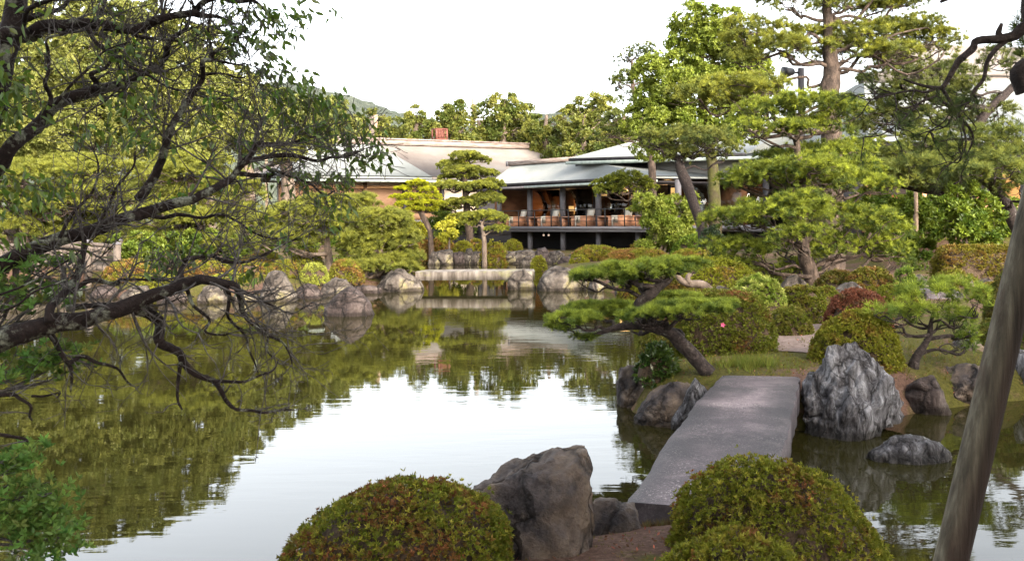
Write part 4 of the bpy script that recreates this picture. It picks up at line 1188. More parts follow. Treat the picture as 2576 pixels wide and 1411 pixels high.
for off in (0, 1.8):
    for z, r in ((1.15, .075), (.95, .03), (.82, .035)):
        mb = MB(); mb.tube([bp(t, z, off) for t in ts], r, 8, 1); mb.build('rail', M['wood_pale'], wb)
    for t in (.13, .31, .49, .67, .83, .995):
        big = t > .8
        A_, B_ = bp(t, .2, off - .06), bp(t, 1.36 if big else 1.08, off - .06)
        mb = MB(); mb.tube([A_, B_], .13 if big else .07, 10, 1); pst = mb.build('post', M['wood_pale'], wb)
        if big:
            mb = MB(); mb.tube([B_ + (0, 0, .002), B_ + (0, 0, .05), B_ + (0, 0, .1)], [.15, .14, .03], 10, 1); mb.build('post_cap', M['dark_column'], pst)
for t in (.2, .5, .8):
    for off in (.2, 1.6):
        mb = MB(); mb.tube([bp(t, -.6, off) , bp(t, .415, off)], .11, 10, 1); mb.build('pier', M['wood_pale'], wb)
# ------------------------------------------------------------------ vegetation
UP = np.array((0, 0, 1.0))

def disc(n, r):
    a = r.uniform(0, 2 * pi, n)
    q = np.sqrt(r.uniform(0, 1, n))
    return q * np.cos(a), q * np.sin(a)

def sphere(n, r):
    return nrm(r.normal(size=(n, 3)))

def limb(mb, A, B, r0, r1, r, bend=.12, n=4, sides=7, lift=0.0, rough=.35):
    A, B = np.asarray(A, float), np.asarray(B, float)
    L = np.linalg.norm(B - A)
    t = np.linspace(0, 1, n + 1)
    pts = A[None] + (B - A)[None] * t[:, None]
    pts[1:-1] += r.normal(0, bend * L / n, (n - 1, 3)) * 1.2
    pts[:, 2] += lift * L * (t - t ** 2) * -1
    mb.tube(pts, np.linspace(r0, r1, n + 1), sides, 3, rough, seed=int(r.integers(1e6)))
    return pts

def pine(label, Y, trunk, pads, new, old, seed=0, name='pine_tree', cat='pine tree', bark='bark_pine', dens=1.0, flat=.8, depth=.85, nl=None, group=None, base_z=None, limbs=True, K=28, rcs=1.0, mixn=.55, droop=0.0, tn=9, twigs=True, spread=1.15, thick=1.0, lowf=.34):
    r = np.random.default_rng(seed + 500)
    T = np.array([P(t[0], t[1], Y + (t[3] if len(t) > 3 else 0)) for t in trunk])
    R = np.array([t[2] * Y / F / 2 for t in trunk])
    zb = tz(T[0, 0], T[0, 1]) if base_z is None else base_z
    if abs(T[0, 2] - zb) > .02 and base_z is None:
        # run the foot of the trunk into the ground
        T = np.vstack([[T[0, 0] + (T[0, 0] - T[1, 0]) * .1, T[0, 1], min(zb, T[0, 2]) - .12], T[0:]]) if T[0, 2] > zb else T
        if len(T) > len(R): R = np.concatenate([[R[0] * 1.15], R])
    root = empty(name, (T[0, 0], T[0, 1], zb), label, cat, group)
    wood = MB()
    wood.tube(T, R, 14, 5, .55, seed=seed)
    TS = smooth_path(np.column_stack([T, R]), 8)
    nd = MB()
    L = nl or max(.085, .055 + .0028 * Y)
    W = max(.0042, Y * .00055)
    rc = (.085 + .0052 * Y) * rcs
    for p in pads:
        x, y, rx, ry = p[:4]
        a, b, c = rx * 1.08 * Y / F, rx * Y / F * depth, ry * 1.15 * thick * Y / F
        dY = p[4] if len(p) > 4 else r.uniform(-.45, .45) * a
        C = P(x, y, Y + dY)
        n = max(4, int(dens * 2.4 * pi * a * b / (pi * rc * rc)))
        dx, dy = disc(n, r)
        rr = np.sqrt(dx ** 2 + dy ** 2)
        lump = fbm(np.column_stack([dx * 2.2 + seed, dy * 2.2, np.full(n, C[2])]), 2, seed) - .5
        keep = rr < .82 + .5 * (fbm(np.column_stack([dx * 1.6, dy * 1.6, np.full(n, C[0])]), 2, seed + 3))
        zz = c * (1.25 * (1 - np.minimum(rr, 1) ** 2) ** .5 - .55 + lump * 1.1)
        low = r.uniform(size=n) < lowf
        zz = np.where(low, zz - r.uniform(.2, .9, n) * c, zz)
        cc = (C + np.column_stack([dx * a, dy * b, zz]))[keep]
        n = len(cc)
        d = sphere(n * tn, r)
        d[:, 2] = np.abs(d[:, 2]) * r.choice([1, 1, 1, -.45], n * tn)
        d = nrm(d)
        rcv = np.repeat(rc * r.uniform(.7, 1.25, n), tn)
        pos = np.repeat(cc, tn, 0) + d * (rcv * r.uniform(.45, 1.0, n * tn))[:, None] * np.array((1, 1, flat))
        mixv = np.clip(np.repeat(r.normal(mixn, .22, n) - .45 * low[keep], tn) + r.normal(0, .28, n * tn), 0, 1)[:, None]
        col = (np.array(old)[None] * (1 - mixv) + np.array(new)[None] * mixv) * np.exp(r.normal(0, .12, (n * tn, 1)))
        tufts(nd, pos, d * .8 + UP * .55, L, W, K, spread, col, 'needle', droop, r)
        if limbs:
            tgt = C - UP * c * .75
            want = tgt[2] - .22 * np.linalg.norm(TS[:, :2] - tgt[None, :2], axis=1)
            k = int(np.argmin(np.abs(TS[:, 2] - want) + .15 * np.linalg.norm(TS[:, :2] - tgt[None, :2], axis=1)))
            r0 = min(TS[k, 3] * .75, .018 + .045 * a)
            lp = limb(wood, TS[k, :3], tgt, r0, r0 * .5, r, .30, 5, 8, .15)
            nb = max(4, int(6 * min(1.6, a)))
            for j in range(nb):
                q = cc[r.integers(n)] - UP * rc * .5
                st = lp[r.integers(2, len(lp))]
                sp = limb(wood, st, q, r0 * .45, r0 * .14, r, .22, 4, 5, .12)
                if twigs:
                    for m in range(3):
                        q2 = cc[int(np.argmin(np.linalg.norm(cc - q - r.normal(0, rc * 2.2, 3), axis=1)))]
                        limb(wood, sp[2 + m % 3], q2, r0 * .18, r0 * .07, r, .2, 3, 4, .1, 0)
    wood.build('trunk', M[bark], root, True)
    nd.build('foliage', M['needle'], root)
    return root

def leafy(label, Y, trunk, blobs, c1, c2, seed=0, name='broadleaf_tree', cat='tree', bark='bark_grey', leafL=None, leafW=None, K=5, dens=1.0, group=None, rc=None, tn=30, mat='leaf', droop=.15, base_z=None, shell=.62, depth=.85):
    r = np.random.default_rng(seed + 900)
    T = np.array([P(t[0], t[1], Y + (t[3] if len(t) > 3 else 0)) for t in trunk])
    R = np.array([t[2] * Y / F / 2 for t in trunk])
    zb = tz(T[0, 0], T[0, 1]) if base_z is None else base_z
    if T[0, 2] > zb:
        T = np.vstack([[T[0, 0], T[0, 1], zb - .15], T]); R = np.concatenate([[R[0] * 1.2], R])
    root = empty(name, (T[0, 0], T[0, 1], zb), label, cat, group)
    wood = MB(); wood.tube(T, R, 12, 4, .4, seed=seed)
    TS = smooth_path(np.column_stack([T, R]), 6)
    lf = MB()
    L = leafL or max(.06, .035 + .0026 * Y)
    W = leafW or L * .5
    rcv0 = rc or (.10 + .0058 * Y)
    for p in blobs:
        x, y, rx, ry = p[:4]
        a, c = rx * Y / F, ry * Y / F
        b = a * depth
        dY = p[4] if len(p) > 4 else r.uniform(-.5, .5) * a
        C = P(x, y, Y + dY)
        s = (a * b + a * c + b * c) / 3
        n = max(5, int(dens * 4 * s / (rcv0 * rcv0) * 1.5))
        d = sphere(n, r)
        mod = .72 + .62 * fbm(d * 1.9 + C[None] * .7, 3, seed)
        rad = np.where(r.uniform(size=n) < .72, r.uniform(.85, 1.05, n), r.uniform(.35, .85, n)) * mod
        cc = C + d * rad[:, None] * np.array((a, b, c))
        dd = nrm(np.repeat(d, tn, 0) * .8 + sphere(n * tn, r) * .9 + UP * .25)
        rv = np.repeat(rcv0 * r.uniform(.6, 1.3, n), tn)
        pos = np.repeat(cc, tn, 0) + dd * (rv * r.uniform(.3, 1, n * tn))[:, None] * np.array((1, 1, .8))
        mixv = np.clip(np.repeat(r.normal(.5, .3, n), tn) + r.normal(0, .22, n * tn), 0, 1)[:, None]
        col = (np.array(c1)[None] * (1 - mixv) + np.array(c2)[None] * mixv) * np.exp(r.normal(0, .14, (n * tn, 1)))
        tufts(lf, pos, dd + UP * .35, L, W, K, 1.25, col, 'leaf', droop, r)
        k = int(np.argmin(np.abs(TS[:, 2] - (C[2] - c * .5)) + .3 * np.linalg.norm(TS[:, :2] - C[None, :2], axis=1)))
        r0 = min(TS[k, 3] * .8, .02 + .05 * a)
        lp = limb(wood, TS[k, :3], C, r0, r0 * .45, r, .22, 4, 7)
        for j in range(6):
            limb(wood, lp[r.integers(1, 4)], cc[r.integers(n)], r0 * .4, r0 * .08, r, .2, 3, 5)
    wood.build('trunk', M[bark], root, True)
    lf.build('foliage', M[mat], root)
    return root

def bush(label, x, ytop, wpx, Y, c1, c2, frac=.45, seed=0, ybase=None, dens=1.0, name='azalea_bush', cat='bush', L=None, W=None, sq=2.3, mat='leaf', group=None, K=7, depth=.9, rough=.07, c3=None, zb=None, ns=None, skew=0.0):
    """clipped dome of leaf whorls over a mesh of bare twigs"""
    r = np.random.default_rng(seed + 1300)
    top = P(x, ytop, Y)
    X = top[0]
    z0 = zb if zb is not None else tz(X, Y) - .06
    if ybase is not None:
        z0 = P(x, ybase, Y)[2]
    a = wpx / 2 * Y / F
    b, c = a * depth, top[2] - z0
    root = empty(name, (X, Y, z0), label, cat, group)
    L = L or max(.021, .0105 + .0017 * Y)
    W = W or L * .36
    area = 2 * pi * ((a * b) ** .8 + (a * c) ** .8 + (b * c) ** .8) ** 1.25 / 3 ** 1.25
    n = int(dens * area / (L * L) * (2.2 if Y < 8 else 4.2))
    d = sphere(n, r)
    d[:, 2] = np.abs(d[:, 2])
    # super-ellipsoid radius for the given direction
    k = (np.abs(d) ** sq).sum(1) ** (-1 / sq)
    base = d * k[:, None]
    lump = fbm(base * 2.6 + seed * 1.7, 3, seed) - .5
    dep = np.where(r.uniform(size=n) < .6, r.uniform(.97, 1.03, n), r.uniform(.88, .99, n))
    pos = base * ((1 + lump * rough * 2) * dep)[:, None]
    stray = r.uniform(size=n) < .025
    pos[stray] *= r.uniform(1.02, 1.07, (int(stray.sum()), 1))
    pos[:, 0] += skew * pos[:, 2]
    pos = np.array((X, Y, z0)) + pos * np.array((a, b, c))
    nor = nrm(base / np.array((a, b, c)))
    axis = nor + r.normal(0, .45, (n, 3)) + UP * .35
    w_ = ns or max(.12, a * .30)
    patch = fbm(pos / w_ + seed * 3.1, 3, seed + 2)
    u = np.clip((patch - (1 - frac)) * 5 + .5 + r.normal(0, .35, n), 0, 1)[:, None]
    hole = fbm(pos / (L * 3.2) + seed, 2, seed + 9) + .35 * patch
    keep = hole > np.quantile(hole, .14)
    pos, axis, u, nor, n = pos[keep], axis[keep], u[keep], nor[keep], int(keep.sum())
    col = np.array(c1)[None] * (1 - u) + np.array(c2)[None] * u
    if c3 is not None:
        m_ = r.uniform(size=n) < .25
        col[m_] = np.array(c3)
    col = col * np.exp(r.normal(0, .22, (n, 1)))
    lf = MB()
    tufts(lf, pos, axis, L * r.uniform(.6, 1.35, n), W, K, 1.15, col, 'leaf', 0, r)
    tw = MB()
    th = np.linspace(0.02, pi / 2, 14); ph = np.linspace(0, 2 * pi, 29)[:-1]
    Tt, Ph = np.meshgrid(th, ph, indexing='ij')
    D = np.stack([np.sin(Tt) * np.cos(Ph), np.sin(Tt) * np.sin(Ph), np.cos(Tt)], -1).reshape(-1, 3)
    kk = (np.abs(D) ** sq).sum(1) ** (-1 / sq)
    B = D * kk[:, None]
    lm = fbm(B * 2.6 + seed * 1.7, 3, seed) - .5
    V = B * ((1 + lm * rough * 2) * .91)[:, None]
    V[:, 0] += skew * V[:, 2]
    V = np.array((X, Y, z0)) + V * np.array((a, b, c))
    i = np.arange(14 * 28).reshape(14, 28)
    q = np.stack([i[:-1], i[1:], np.roll(i[1:], -1, 1), np.roll(i[:-1], -1, 1)], -1).reshape(-1, 4)
    tw.add(V, [q])
    nt_ = int(min(260, 30 + 26 / max(.12, Y * .02)))
    for j in range(nt_):
        m_ = r.integers(n)
        s_ = np.array((X, Y, z0)) + np.array((r.normal(0, a * .25), r.normal(0, b * .25), c * .1))
        e_ = pos[m_]
        limb(tw, s_ + (e_ - s_) * .55, e_ - nor[m_] * L * .3, max(.004, Y * .0006), max(.0016, Y * .0003), r, .2, 3, 4, 0, 0)
    tw.build('twigs', M['twig'], root, True)
    lf.build('foliage', M[mat], root)
    return root

# palettes (real leaf colours)
PN, PO = (.27, .31, .042), (.065, .095, .022)          # fresh candles / old needles
LN, LO = (.255, .265, .048), (.11, .125, .028)             # yellower pines of the left bank
BG, BY = (.085, .125, .018), (.19, .215, .038)
AZ_G, AZ_Y, AZ_R = (.125, .145, .018), (.24, .225, .034), (.185, .08, .032)

# --- main pine
pine('large layered pine with thick twisted trunk in the middle of the right bank', 20,
     [(2058, 752, 46), (2046, 715, 42), (2036, 680, 40), (2024, 640, 36), (2018, 590, 30), (2022, 540, 26), (2022, 490, 30), (2012, 450, 22), (2008, 400, 19), (2004, 350, 15), (2012, 300, 9)],
     [(1930, 282, 80, 30), (2050, 265, 105, 30), (2125, 282, 55, 22), (1890, 330, 50, 24), (2075, 318, 70, 22),
      (1985, 395, 75, 26, .6), (2090, 385, 95, 34, .7), (2155, 370, 45, 22, .8),
      (1860, 452, 60, 30), (1940, 440, 90, 36), (2060, 450, 100, 38), (2160, 462, 80, 42), (2215, 470, 40, 24),
      (1815, 560, 55, 34), (1890, 545, 80, 40), (1990, 535, 90, 34, -1.0), (2090, 545, 90, 36, .3), (2190, 560, 80, 40), (2240, 590, 40, 30),
      (1800, 625, 40, 26), (1870, 630, 80, 34), (1980, 620, 60, 26, 1.1), (2120, 625, 90, 36), (2220, 630, 65, 40), (2018, 510, 60, 26, -1.1), (2010, 592, 66, 24, -1.2), (2035, 420, 70, 26, -.8), (2150, 420, 60, 24, .2), (1990, 330, 60, 22, -.4), (1850, 668, 60, 20), (2000, 672, 60, 16, 1.2)],
     PN, PO, seed=1, dens=1.7, nl=.105, thick=.72, lowf=.22, tn=8)
# --- leaning pine over the water beside the slab
pine('dark leaning pine with twisted trunk stretching over the water by the slab bridge', 11,
     [(1784, 940, 40), (1752, 905, 37), (1718, 868, 36), (1690, 838, 34), (1655, 822, 34), (1612, 815, 30), (1575, 818, 22), (1540, 826, 15), (1500, 840, 9), (1465, 848, 5)],
     [(1440, 800, 62, 16), (1420, 822, 40, 10), (1500, 775, 85, 15, .5), (1470, 850, 30, 6), (1560, 790, 55, 9, .8), (1620, 788, 60, 15, -.35), (1720, 775, 95, 18, -.3), (1805, 770, 52, 15, -.25), (1700, 750, 60, 12, .5), (1555, 770, 40, 10, .9)],
     (.28, .335, .052), (.08, .12, .026), seed=2, bark='bark_dark', dens=.85, K=24, rcs=.42, nl=.062, flat=.5)
pine('upper tier of the leaning pine rising on its own forked stem', 11.05,
     [(1650, 824, 26), (1622, 790, 30), (1612, 765, 32), (1632, 742, 30), (1655, 722, 24), (1682, 706, 16), (1690, 690, 11)],
     [(1480, 690, 48, 13), (1540, 684, 70, 20), (1620, 680, 75, 22), (1690, 668, 60, 18), (1735, 668, 42, 14), (1590, 700, 60, 12, .4)],
     (.28, .335, .052), (.08, .12, .026), seed=3, bark='bark_dark', dens=.9, K=24, rcs=.42, nl=.062, flat=.5, base_z=.95)
# --- small pine at right
pine('small bushy pine beside the grey striated boulder', 11.6,
     [(2296, 932, 30), (2302, 905, 24), (2322, 872, 18), (2338, 845, 14), (2342, 812, 10), (2350, 780, 8)],
     [(2225, 775, 40, 22), (2270, 750, 50, 26), (2330, 735, 60, 26), (2400, 735, 70, 34), (2460, 760, 50, 34), (2300, 790, 55, 24), (2380, 795, 70, 26), (2450, 810, 50, 24), (2250, 805, 35, 18), (2440, 855, 20, 12)],
     (.31, .37, .055), (.10, .15, .03), seed=4, bark='bark_dark', dens=.62, K=24, rcs=.8, nl=.10)
# --- tall pine at upper right
pine('tall old pine with open layered crown rising above the right bank', 26,
     [(2092, 560, 60), (2090, 330, 52), (2086, 250, 48), (2092, 190, 46), (2086, 120, 34), (2084, 60, 26), (2080, 5, 20), (2086, -80, 14), (2090, -200, 8)],
     [(1875, 65, 55, 22), (1890, 105, 75, 30), (1960, 75, 40, 18), (1965, 120, 80, 24), (1875, 150, 55, 20), (2040, 100, 75, 30), (2100, 85, 50, 28), (2130, 130, 75, 28), (2200, 85, 70, 24), (2260, 75, 75, 24), (2320, 105, 75, 28), (2380, 100, 40, 22), (2240, 135, 70, 20), (2330, 60, 50, 12),
      (1975, 8, 62, 20), (2140, 5, 80, 20), (2215, 18, 60, 14), (2270, 5, 60, 14), (2030, -40, 90, 26), (2180, -70, 110, 30), (2300, -110, 120, 30), (2070, -140, 100, 30), (2200, -190, 90, 30), (2380, -50, 70, 20),
      (1760, 232, 70, 20, -1), (1835, 222, 85, 26, -1), (1920, 215, 60, 24, -.6), (1840, 250, 80, 14, -.6)],
     (.27, .28, .045), (.10, .12, .03), seed=5, dens=1.35, nl=.14)
# --- pines further right and behind
pine('broad pine with a long bare limb in front of the garden house', 27,
     [(2585, 640, 40), (2545, 540, 34), (2480, 455, 26), (2400, 476, 22), (2330, 480, 16), (2270, 470, 10)],
     [(2230, 385, 60, 34), (2310, 400, 80, 46), (2400, 410, 80, 50), (2480, 395, 80, 46), (2550, 380, 60, 46), (2270, 445, 60, 26), (2350, 460, 60, 22), (2440, 455, 60, 20), (2540, 440, 50, 26), (2500, 425, 70, 30, -1.0), (2400, 440, 80, 26, -1.2), (2570, 470, 50, 26, -.8), (2300, 420, 80, 30, -1.0), (2220, 440, 60, 26, -.6), (2330, 355, 60, 24), (2500, 335, 60, 24)],
     (.20, .22, .045), (.08, .105, .03), seed=6, bark='bark_dark', dens=1.3, nl=.15)
pine('loose dark pine boughs in front of the grey tiered roof', 29,
     [(2436, 620, 30), (2440, 470, 27), (2448, 370, 25), (2466, 305, 23), (2515, 250, 21), (2570, 200, 18), (2640, 140, 12)],
     [(2200, 215, 60, 36), (2270, 190, 75, 44), (2350, 205, 75, 50), (2410, 185, 60, 40), (2300, 240, 90, 30), (2190, 275, 60, 24), (2380, 255, 60, 26), (2440, 230, 50, 30), (2230, 300, 70, 30), (2310, 305, 80, 28), (2180, 330, 50, 24), (2430, 300, 70, 30), (2500, 280, 60, 34), (2250, 160, 50, 26), (2520, 130, 60, 40), (2570, 180, 40, 40)],
     (.15, .165, .04), (.07, .09, .028), seed=7, bark='bark_dark', dens=1.0, nl=.15)
pine('small pine with thin open crown left of the bright broadleaf tree', 52,
     [(1640, 420, 18), (1620, 330, 16), (1600, 260, 13), (1590, 200, 9), (1590, 150, 5)],
     [(1590, 150, 40, 16), (1620, 130, 36, 16), (1570, 200, 34, 14), (1560, 215, 26, 12), (1610, 190, 40, 18), (1590, 260, 40, 18), (1560, 300, 50, 20), (1600, 330, 50, 22), (1530, 330, 40, 18)],
     (.15, .17, .04), (.06, .08, .025), seed=8, dens=.8)
pine('grey barked leaning pine with high foliage in front of the lobby', 36,
     [(1772, 590, 30), (1764, 560, 28), (1748, 520, 28), (1730, 470, 28), (1712, 425, 26), (1706, 400, 14)],
     [(1690, 365, 60, 30), (1740, 355, 80, 34), (1790, 350, 60, 30), (1650, 350, 50, 22), (1720, 395, 50, 18), (1820, 385, 40, 26)],
     (.21, .22, .05), (.085, .11, .035), seed=9, bark='bark_dark', dens=1.0)
leafy('bright green broadleaf tree with clustered crown behind the pavilion roof', 42,
      [(1800, 590, 34), (1796, 480, 31), (1790, 400, 29), (1770, 300, 26), (1765, 180, 16), (1768, 80, 8)],
      [(1770, 50, 62, 40), (1800, 95, 55, 40), (1745, 110, 60, 40), (1755, 165, 80, 44), (1690, 185, 70, 45), (1640, 190, 50, 36), (1650, 250, 65, 42), (1720, 250, 85, 50), (1625, 310, 62, 40), (1700, 320, 80, 48), (1640, 365, 48, 30), (1830, 60, 48, 32), (1850, 130, 50, 40), (1860, 200, 70, 50), (1900, 215, 70, 46), (1800, 300, 60, 40), (1850, 320, 60, 40), (1890, 150, 40, 34)],
      (.095, .13, .018), (.195, .23, .038), seed=10, bark='bark_moss', dens=.8, K=5)
pine('umbrella shaped clipped pine in front of the terrace columns', 44,
     [(1648, 600, 16), (1640, 540, 15), (1616, 500, 15), (1590, 478, 13), (1565, 462, 9), (1545, 452, 6)],
     [(1530, 465, 36, 18), (1570, 452, 44, 20), (1520, 478, 30, 10), (1600, 460, 36, 16), (1560, 475, 40, 10), (1625, 472, 26, 12), (1650, 515, 34, 12), (1690, 505, 26, 12), (1608, 530, 22, 8)],
     (.21, .23, .03), (.09, .11, .022), seed=11, dens=1.5, rcs=.7, nl=.12)
leafy('weeping green tree propped by tripod stakes before the terrace', 41,
      [(1690, 640, 12), (1686, 590, 11), (1682, 540, 9), (1680, 500, 7)],
      [(1632, 508, 30, 16), (1660, 530, 34, 26), (1690, 560, 38, 30), (1640, 555, 26, 20), (1725, 505, 24, 16), (1740, 530, 22, 24), (1700, 590, 40, 26), (1665, 600, 30, 20), (1640, 625, 34, 14), (1728, 600, 30, 22)],
      (.12, .165, .022), (.23, .26, .05), seed=12, dens=.9, droop=.5, rc=.26, leafL=.17, leafW=.055)
stk = [((1668, 655), (1688, 575)), ((1655, 640), (1676, 592)), ((1742, 640), (1706, 588)), ((1700, 560), (1712, 585))]
for k, (a, b) in enumerate(stk[:3]):
    A, B = P(*a, 40.7), P(*b, 40.9)
    A[2] = tz(A[0], A[1]) - .05
    mb = MB(); mb.tube([A, (A + B) / 2, B], .055, 8, 1)
    o = link('support_stake', mb.mesh('support_stake', M['wood_stake'], True, A)); o.location = Vector(A)
    tag(o, ['front tan stake propping the weeping tree', 'left slim stake propping the weeping tree', 'right tan stake propping the weeping tree'][k], 'stake', 'stakes of the weeping tree')
A, B = P(2306, 600, 30), P(2304, 478, 30); A[2] = tz(A[0], A[1])
mb = MB(); mb.tube([A, (A + B) / 2, B], .06, 8, 1); o = link('support_post', mb.mesh('support_post', M['wood_stake'], True, A)); o.location = Vector(A)
tag(o, 'thin upright wooden post holding the long pine limb', 'post')

cl_ = empty('crooked_trunk', (P(1784, 732, 16.5)[0], 16.5, tz(P(1784, 732, 16.5)[0], 16.5)), 'crooked tan bare trunk with a fork lying low behind the leaning pine', 'bare trunk')
mb = MB()
mb.tube([P(*q, 16.5) for q in ((1790, 735), (1765, 716), (1735, 714), (1712, 704), (1698, 684), (1690, 668))], [.075, .07, .062, .05, .038, .02], 10, 4, .4, seed=3)
mb.build('trunk', M['bark_grey'], cl_, True)
mb = MB()
mb.tube([P(*q, 16.48) for q in ((1734, 712), (1730, 698), (1742, 684), (1754, 664))], [.05, .042, .034, .02], 9, 4, .4, seed=5)
mb.build('branch', M['bark_grey'], cl_, True)
# --- trees behind the hall
BD, BL = (.075, .10, .022), (.185, .185, .040)
back = [('rounded evergreen behind the left of the hall ridge', 965, 82, [(950, 320, 40, 30), (985, 330, 44, 34), (925, 330, 34, 30), (960, 365, 60, 30)]),
        ('narrow dark evergreen behind the lattice box', 1050, 80, [(1050, 300, 20, 26), (1056, 340, 34, 34), (1085, 315, 26, 28), (1040, 360, 40, 28)]),
        ('broad rounded evergreen left of the utility pole', 1142, 80, [(1130, 295, 34, 32), (1160, 290, 30, 28), (1120, 330, 36, 30), (1165, 330, 38, 34), (1145, 365, 54, 26)]),
        ('tallest dark evergreen right of the utility pole', 1270, 82, [(1255, 275, 44, 32), (1300, 285, 40, 34), (1230, 310, 36, 34), (1275, 330, 60, 40), (1320, 330, 36, 36), (1250, 365, 70, 30), (1330, 375, 40, 26)]),
        ('yellow green tree behind the end of the hall ridge', 1375, 78, [(1370, 320, 34, 30), (1400, 330, 34, 32), (1350, 360, 36, 30), (1395, 375, 50, 32), (1430, 310, 26, 28)]),
        ('dark gnarled evergreen behind the pavilion ridge', 1470, 74, [(1470, 290, 38, 34), (1500, 275, 34, 32), (1450, 330, 36, 34), (1495, 335, 50, 40), (1460, 375, 50, 30), (1530, 310, 40, 44), (1520, 370, 50, 30)]),
        ('low green tree behind the lobby roof', 1570, 66, [(1550, 330, 34, 34), (1590, 345, 40, 30), (1545, 375, 40, 24)])]
for k, (lab, x, Y_, bl_) in enumerate(back):
    leafy(lab, Y_, [(x, 470, 26), (x, 400, 20), (x - 4, 340, 14), (x, 290, 8)], bl_, BD, BL, seed=30 + k, group='trees behind the hall', dens=.8)

# --- tall trees of the left bank
LBG, LBY = (.115, .135, .034), (.215, .22, .058)
left = [('tall yellow green tree at the far left behind the branches', 30, 46, [(-60, 60, 120, 70), (60, 90, 100, 70), (-30, 190, 140, 80), (90, 210, 120, 80), (0, 320, 160, 80), (100, 330, 100, 70), (20, 20, 90, 50)]),
        ('broad yellow green tree second from the left', 230, 48, [(210, 40, 90, 50), (280, 60, 80, 50), (160, 110, 90, 60), (260, 140, 110, 70), (330, 190, 90, 70), (180, 230, 110, 70), (290, 270, 110, 70), (220, 350, 120, 60)]),
        ('golden green tree with rounded crown behind the vertical branch', 400, 50, [(380, 50, 60, 40), (420, 100, 70, 50), (360, 130, 70, 50), (440, 170, 70, 50), (390, 230, 90, 60), (460, 270, 70, 60), (380, 320, 100, 60), (450, 360, 80, 50)]),
        ('slender dark topped tree right of the golden tree', 520, 52, [(510, 110, 44, 40), (530, 165, 50, 44), (490, 180, 50, 44), (540, 220, 56, 44), (510, 270, 66, 50), (560, 290, 50, 46), (530, 340, 70, 46)]),
        ('lower rounded tree stepping down towards the hall', 620, 54, [(600, 215, 40, 34), (630, 250, 46, 38), (590, 270, 50, 42), (650, 290, 48, 40), (610, 330, 60, 44), (660, 350, 50, 40)]),
        ('pale yellow green tree left of the hall gable', 720, 60, [(700, 265, 36, 30), (740, 280, 40, 32), (690, 310, 46, 36), (750, 320, 44, 34), (720, 360, 60, 34), (790, 300, 40, 30), (800, 340, 44, 30)]),
        ('small round topped tree beside the hall ridge', 850, 72, [(830, 275, 28, 24), (860, 300, 34, 26), (825, 310, 34, 28), (880, 330, 40, 26), (850, 350, 50, 26)])]
for k, (lab, x, Y_, bl_) in enumerate(left):
    leafy(lab, Y_, [(x, 620, 40), (x + 6, 480, 34), (x - 8, 340, 26), (x + 4, 200 if x < 600 else 320, 12)], bl_, LBG, LBY, seed=50 + k, group='tall trees of the left bank', dens=1.1)

# --- pines along the left shore
lp = [('layered yellowish pine at the far left shore', 42, [(60, 640, 24), (70, 520, 20), (60, 430, 14)], [(-20, 430, 110, 30), (90, 440, 100, 28), (30, 500, 120, 30), (150, 520, 90, 28), (-30, 560, 110, 30), (80, 575, 120, 28)]),
      ('layered yellowish pine behind the wooden bridge', 43, [(220, 640, 24), (214, 520, 20), (220, 420, 14)], [(180, 420, 90, 28), (270, 430, 90, 30), (220, 480, 120, 30), (310, 510, 90, 28), (190, 545, 100, 30), (280, 580, 120, 28), (200, 610, 90, 22)]),
      ('broad yellow green pine with a reddish trunk on the left bank', 38, [(480, 650, 30), (486, 580, 28), (478, 500, 20), (480, 430, 12)], [(440, 420, 90, 28), (520, 430, 90, 30), (400, 470, 100, 30), (500, 490, 110, 32), (580, 480, 80, 28), (420, 540, 110, 28), (520, 560, 110, 26), (610, 540, 80, 28), (440, 600, 110, 22), (560, 610, 90, 20)]),
      ('pine with a pale straight trunk by the pointed rock', 33, [(828, 690, 20), (826, 640, 19), (820, 590, 17), (815, 540, 14)], [(740, 535, 60, 24), (800, 520, 70, 26), (870, 520, 60, 24), (700, 560, 60, 24), (770, 570, 80, 24), (850, 555, 70, 24), (910, 510, 40, 20), (720, 600, 70, 20), (640, 570, 60, 26)]),
      ('low spreading pine leaning on a slanted stem at the inlet', 32, [(918, 690, 14), (932, 668, 13), (955, 635, 12), (965, 610, 9)], [(905, 600, 60, 24), (965, 585, 66, 24), (1010, 605, 50, 26), (940, 625, 80, 24), (1000, 645, 60, 22), (955, 550, 60, 24), (1000, 555, 36, 18), (910, 560, 40, 20), (960, 670, 80, 22), (1010, 672, 50, 18)]),
      ('tall pine with reddish bark in front of the hall wall', 52, [(1182, 600, 20), (1176, 545, 18), (1172, 490, 16), (1168, 440, 12), (1172, 400, 8)], [(1170, 390, 34, 14), (1190, 400, 40, 14), (1140, 412, 36, 14), (1165, 428, 54, 14), (1215, 436, 36, 14), (1150, 445, 44, 10), (1130, 468, 44, 14), (1200, 470, 50, 14), (1235, 462, 36, 12), (1160, 510, 44, 14), (1225, 500, 44, 22), (1120, 520, 40, 14), (1180, 545, 50, 12)]),
      ('small flat topped pine with a crooked pale stem by the terrace corner', 47, [(1218, 612, 12), (1214, 580, 9), (1212, 560, 7)], [(1190, 545, 28, 10), (1225, 540, 36, 12), (1255, 550, 22, 10), (1250, 575, 26, 9), (1180, 560, 20, 8)])]
for k, (lab, Y_, tr_, pd_) in enumerate(lp):
    yel = k < 5
    pine(lab, Y_, tr_, pd_, LN if yel else (.30, .31, .05), LO if yel else (.15, .17, .04), seed=70 + k, bark='bark_grey' if k in (3, 4, 6) else 'bark_pine', nl=None if yel else .11, thick=1.0 if yel else .6, dens=1.15 if yel else .8, rcs=.9 if k < 3 else (.7 if k < 5 else .36))
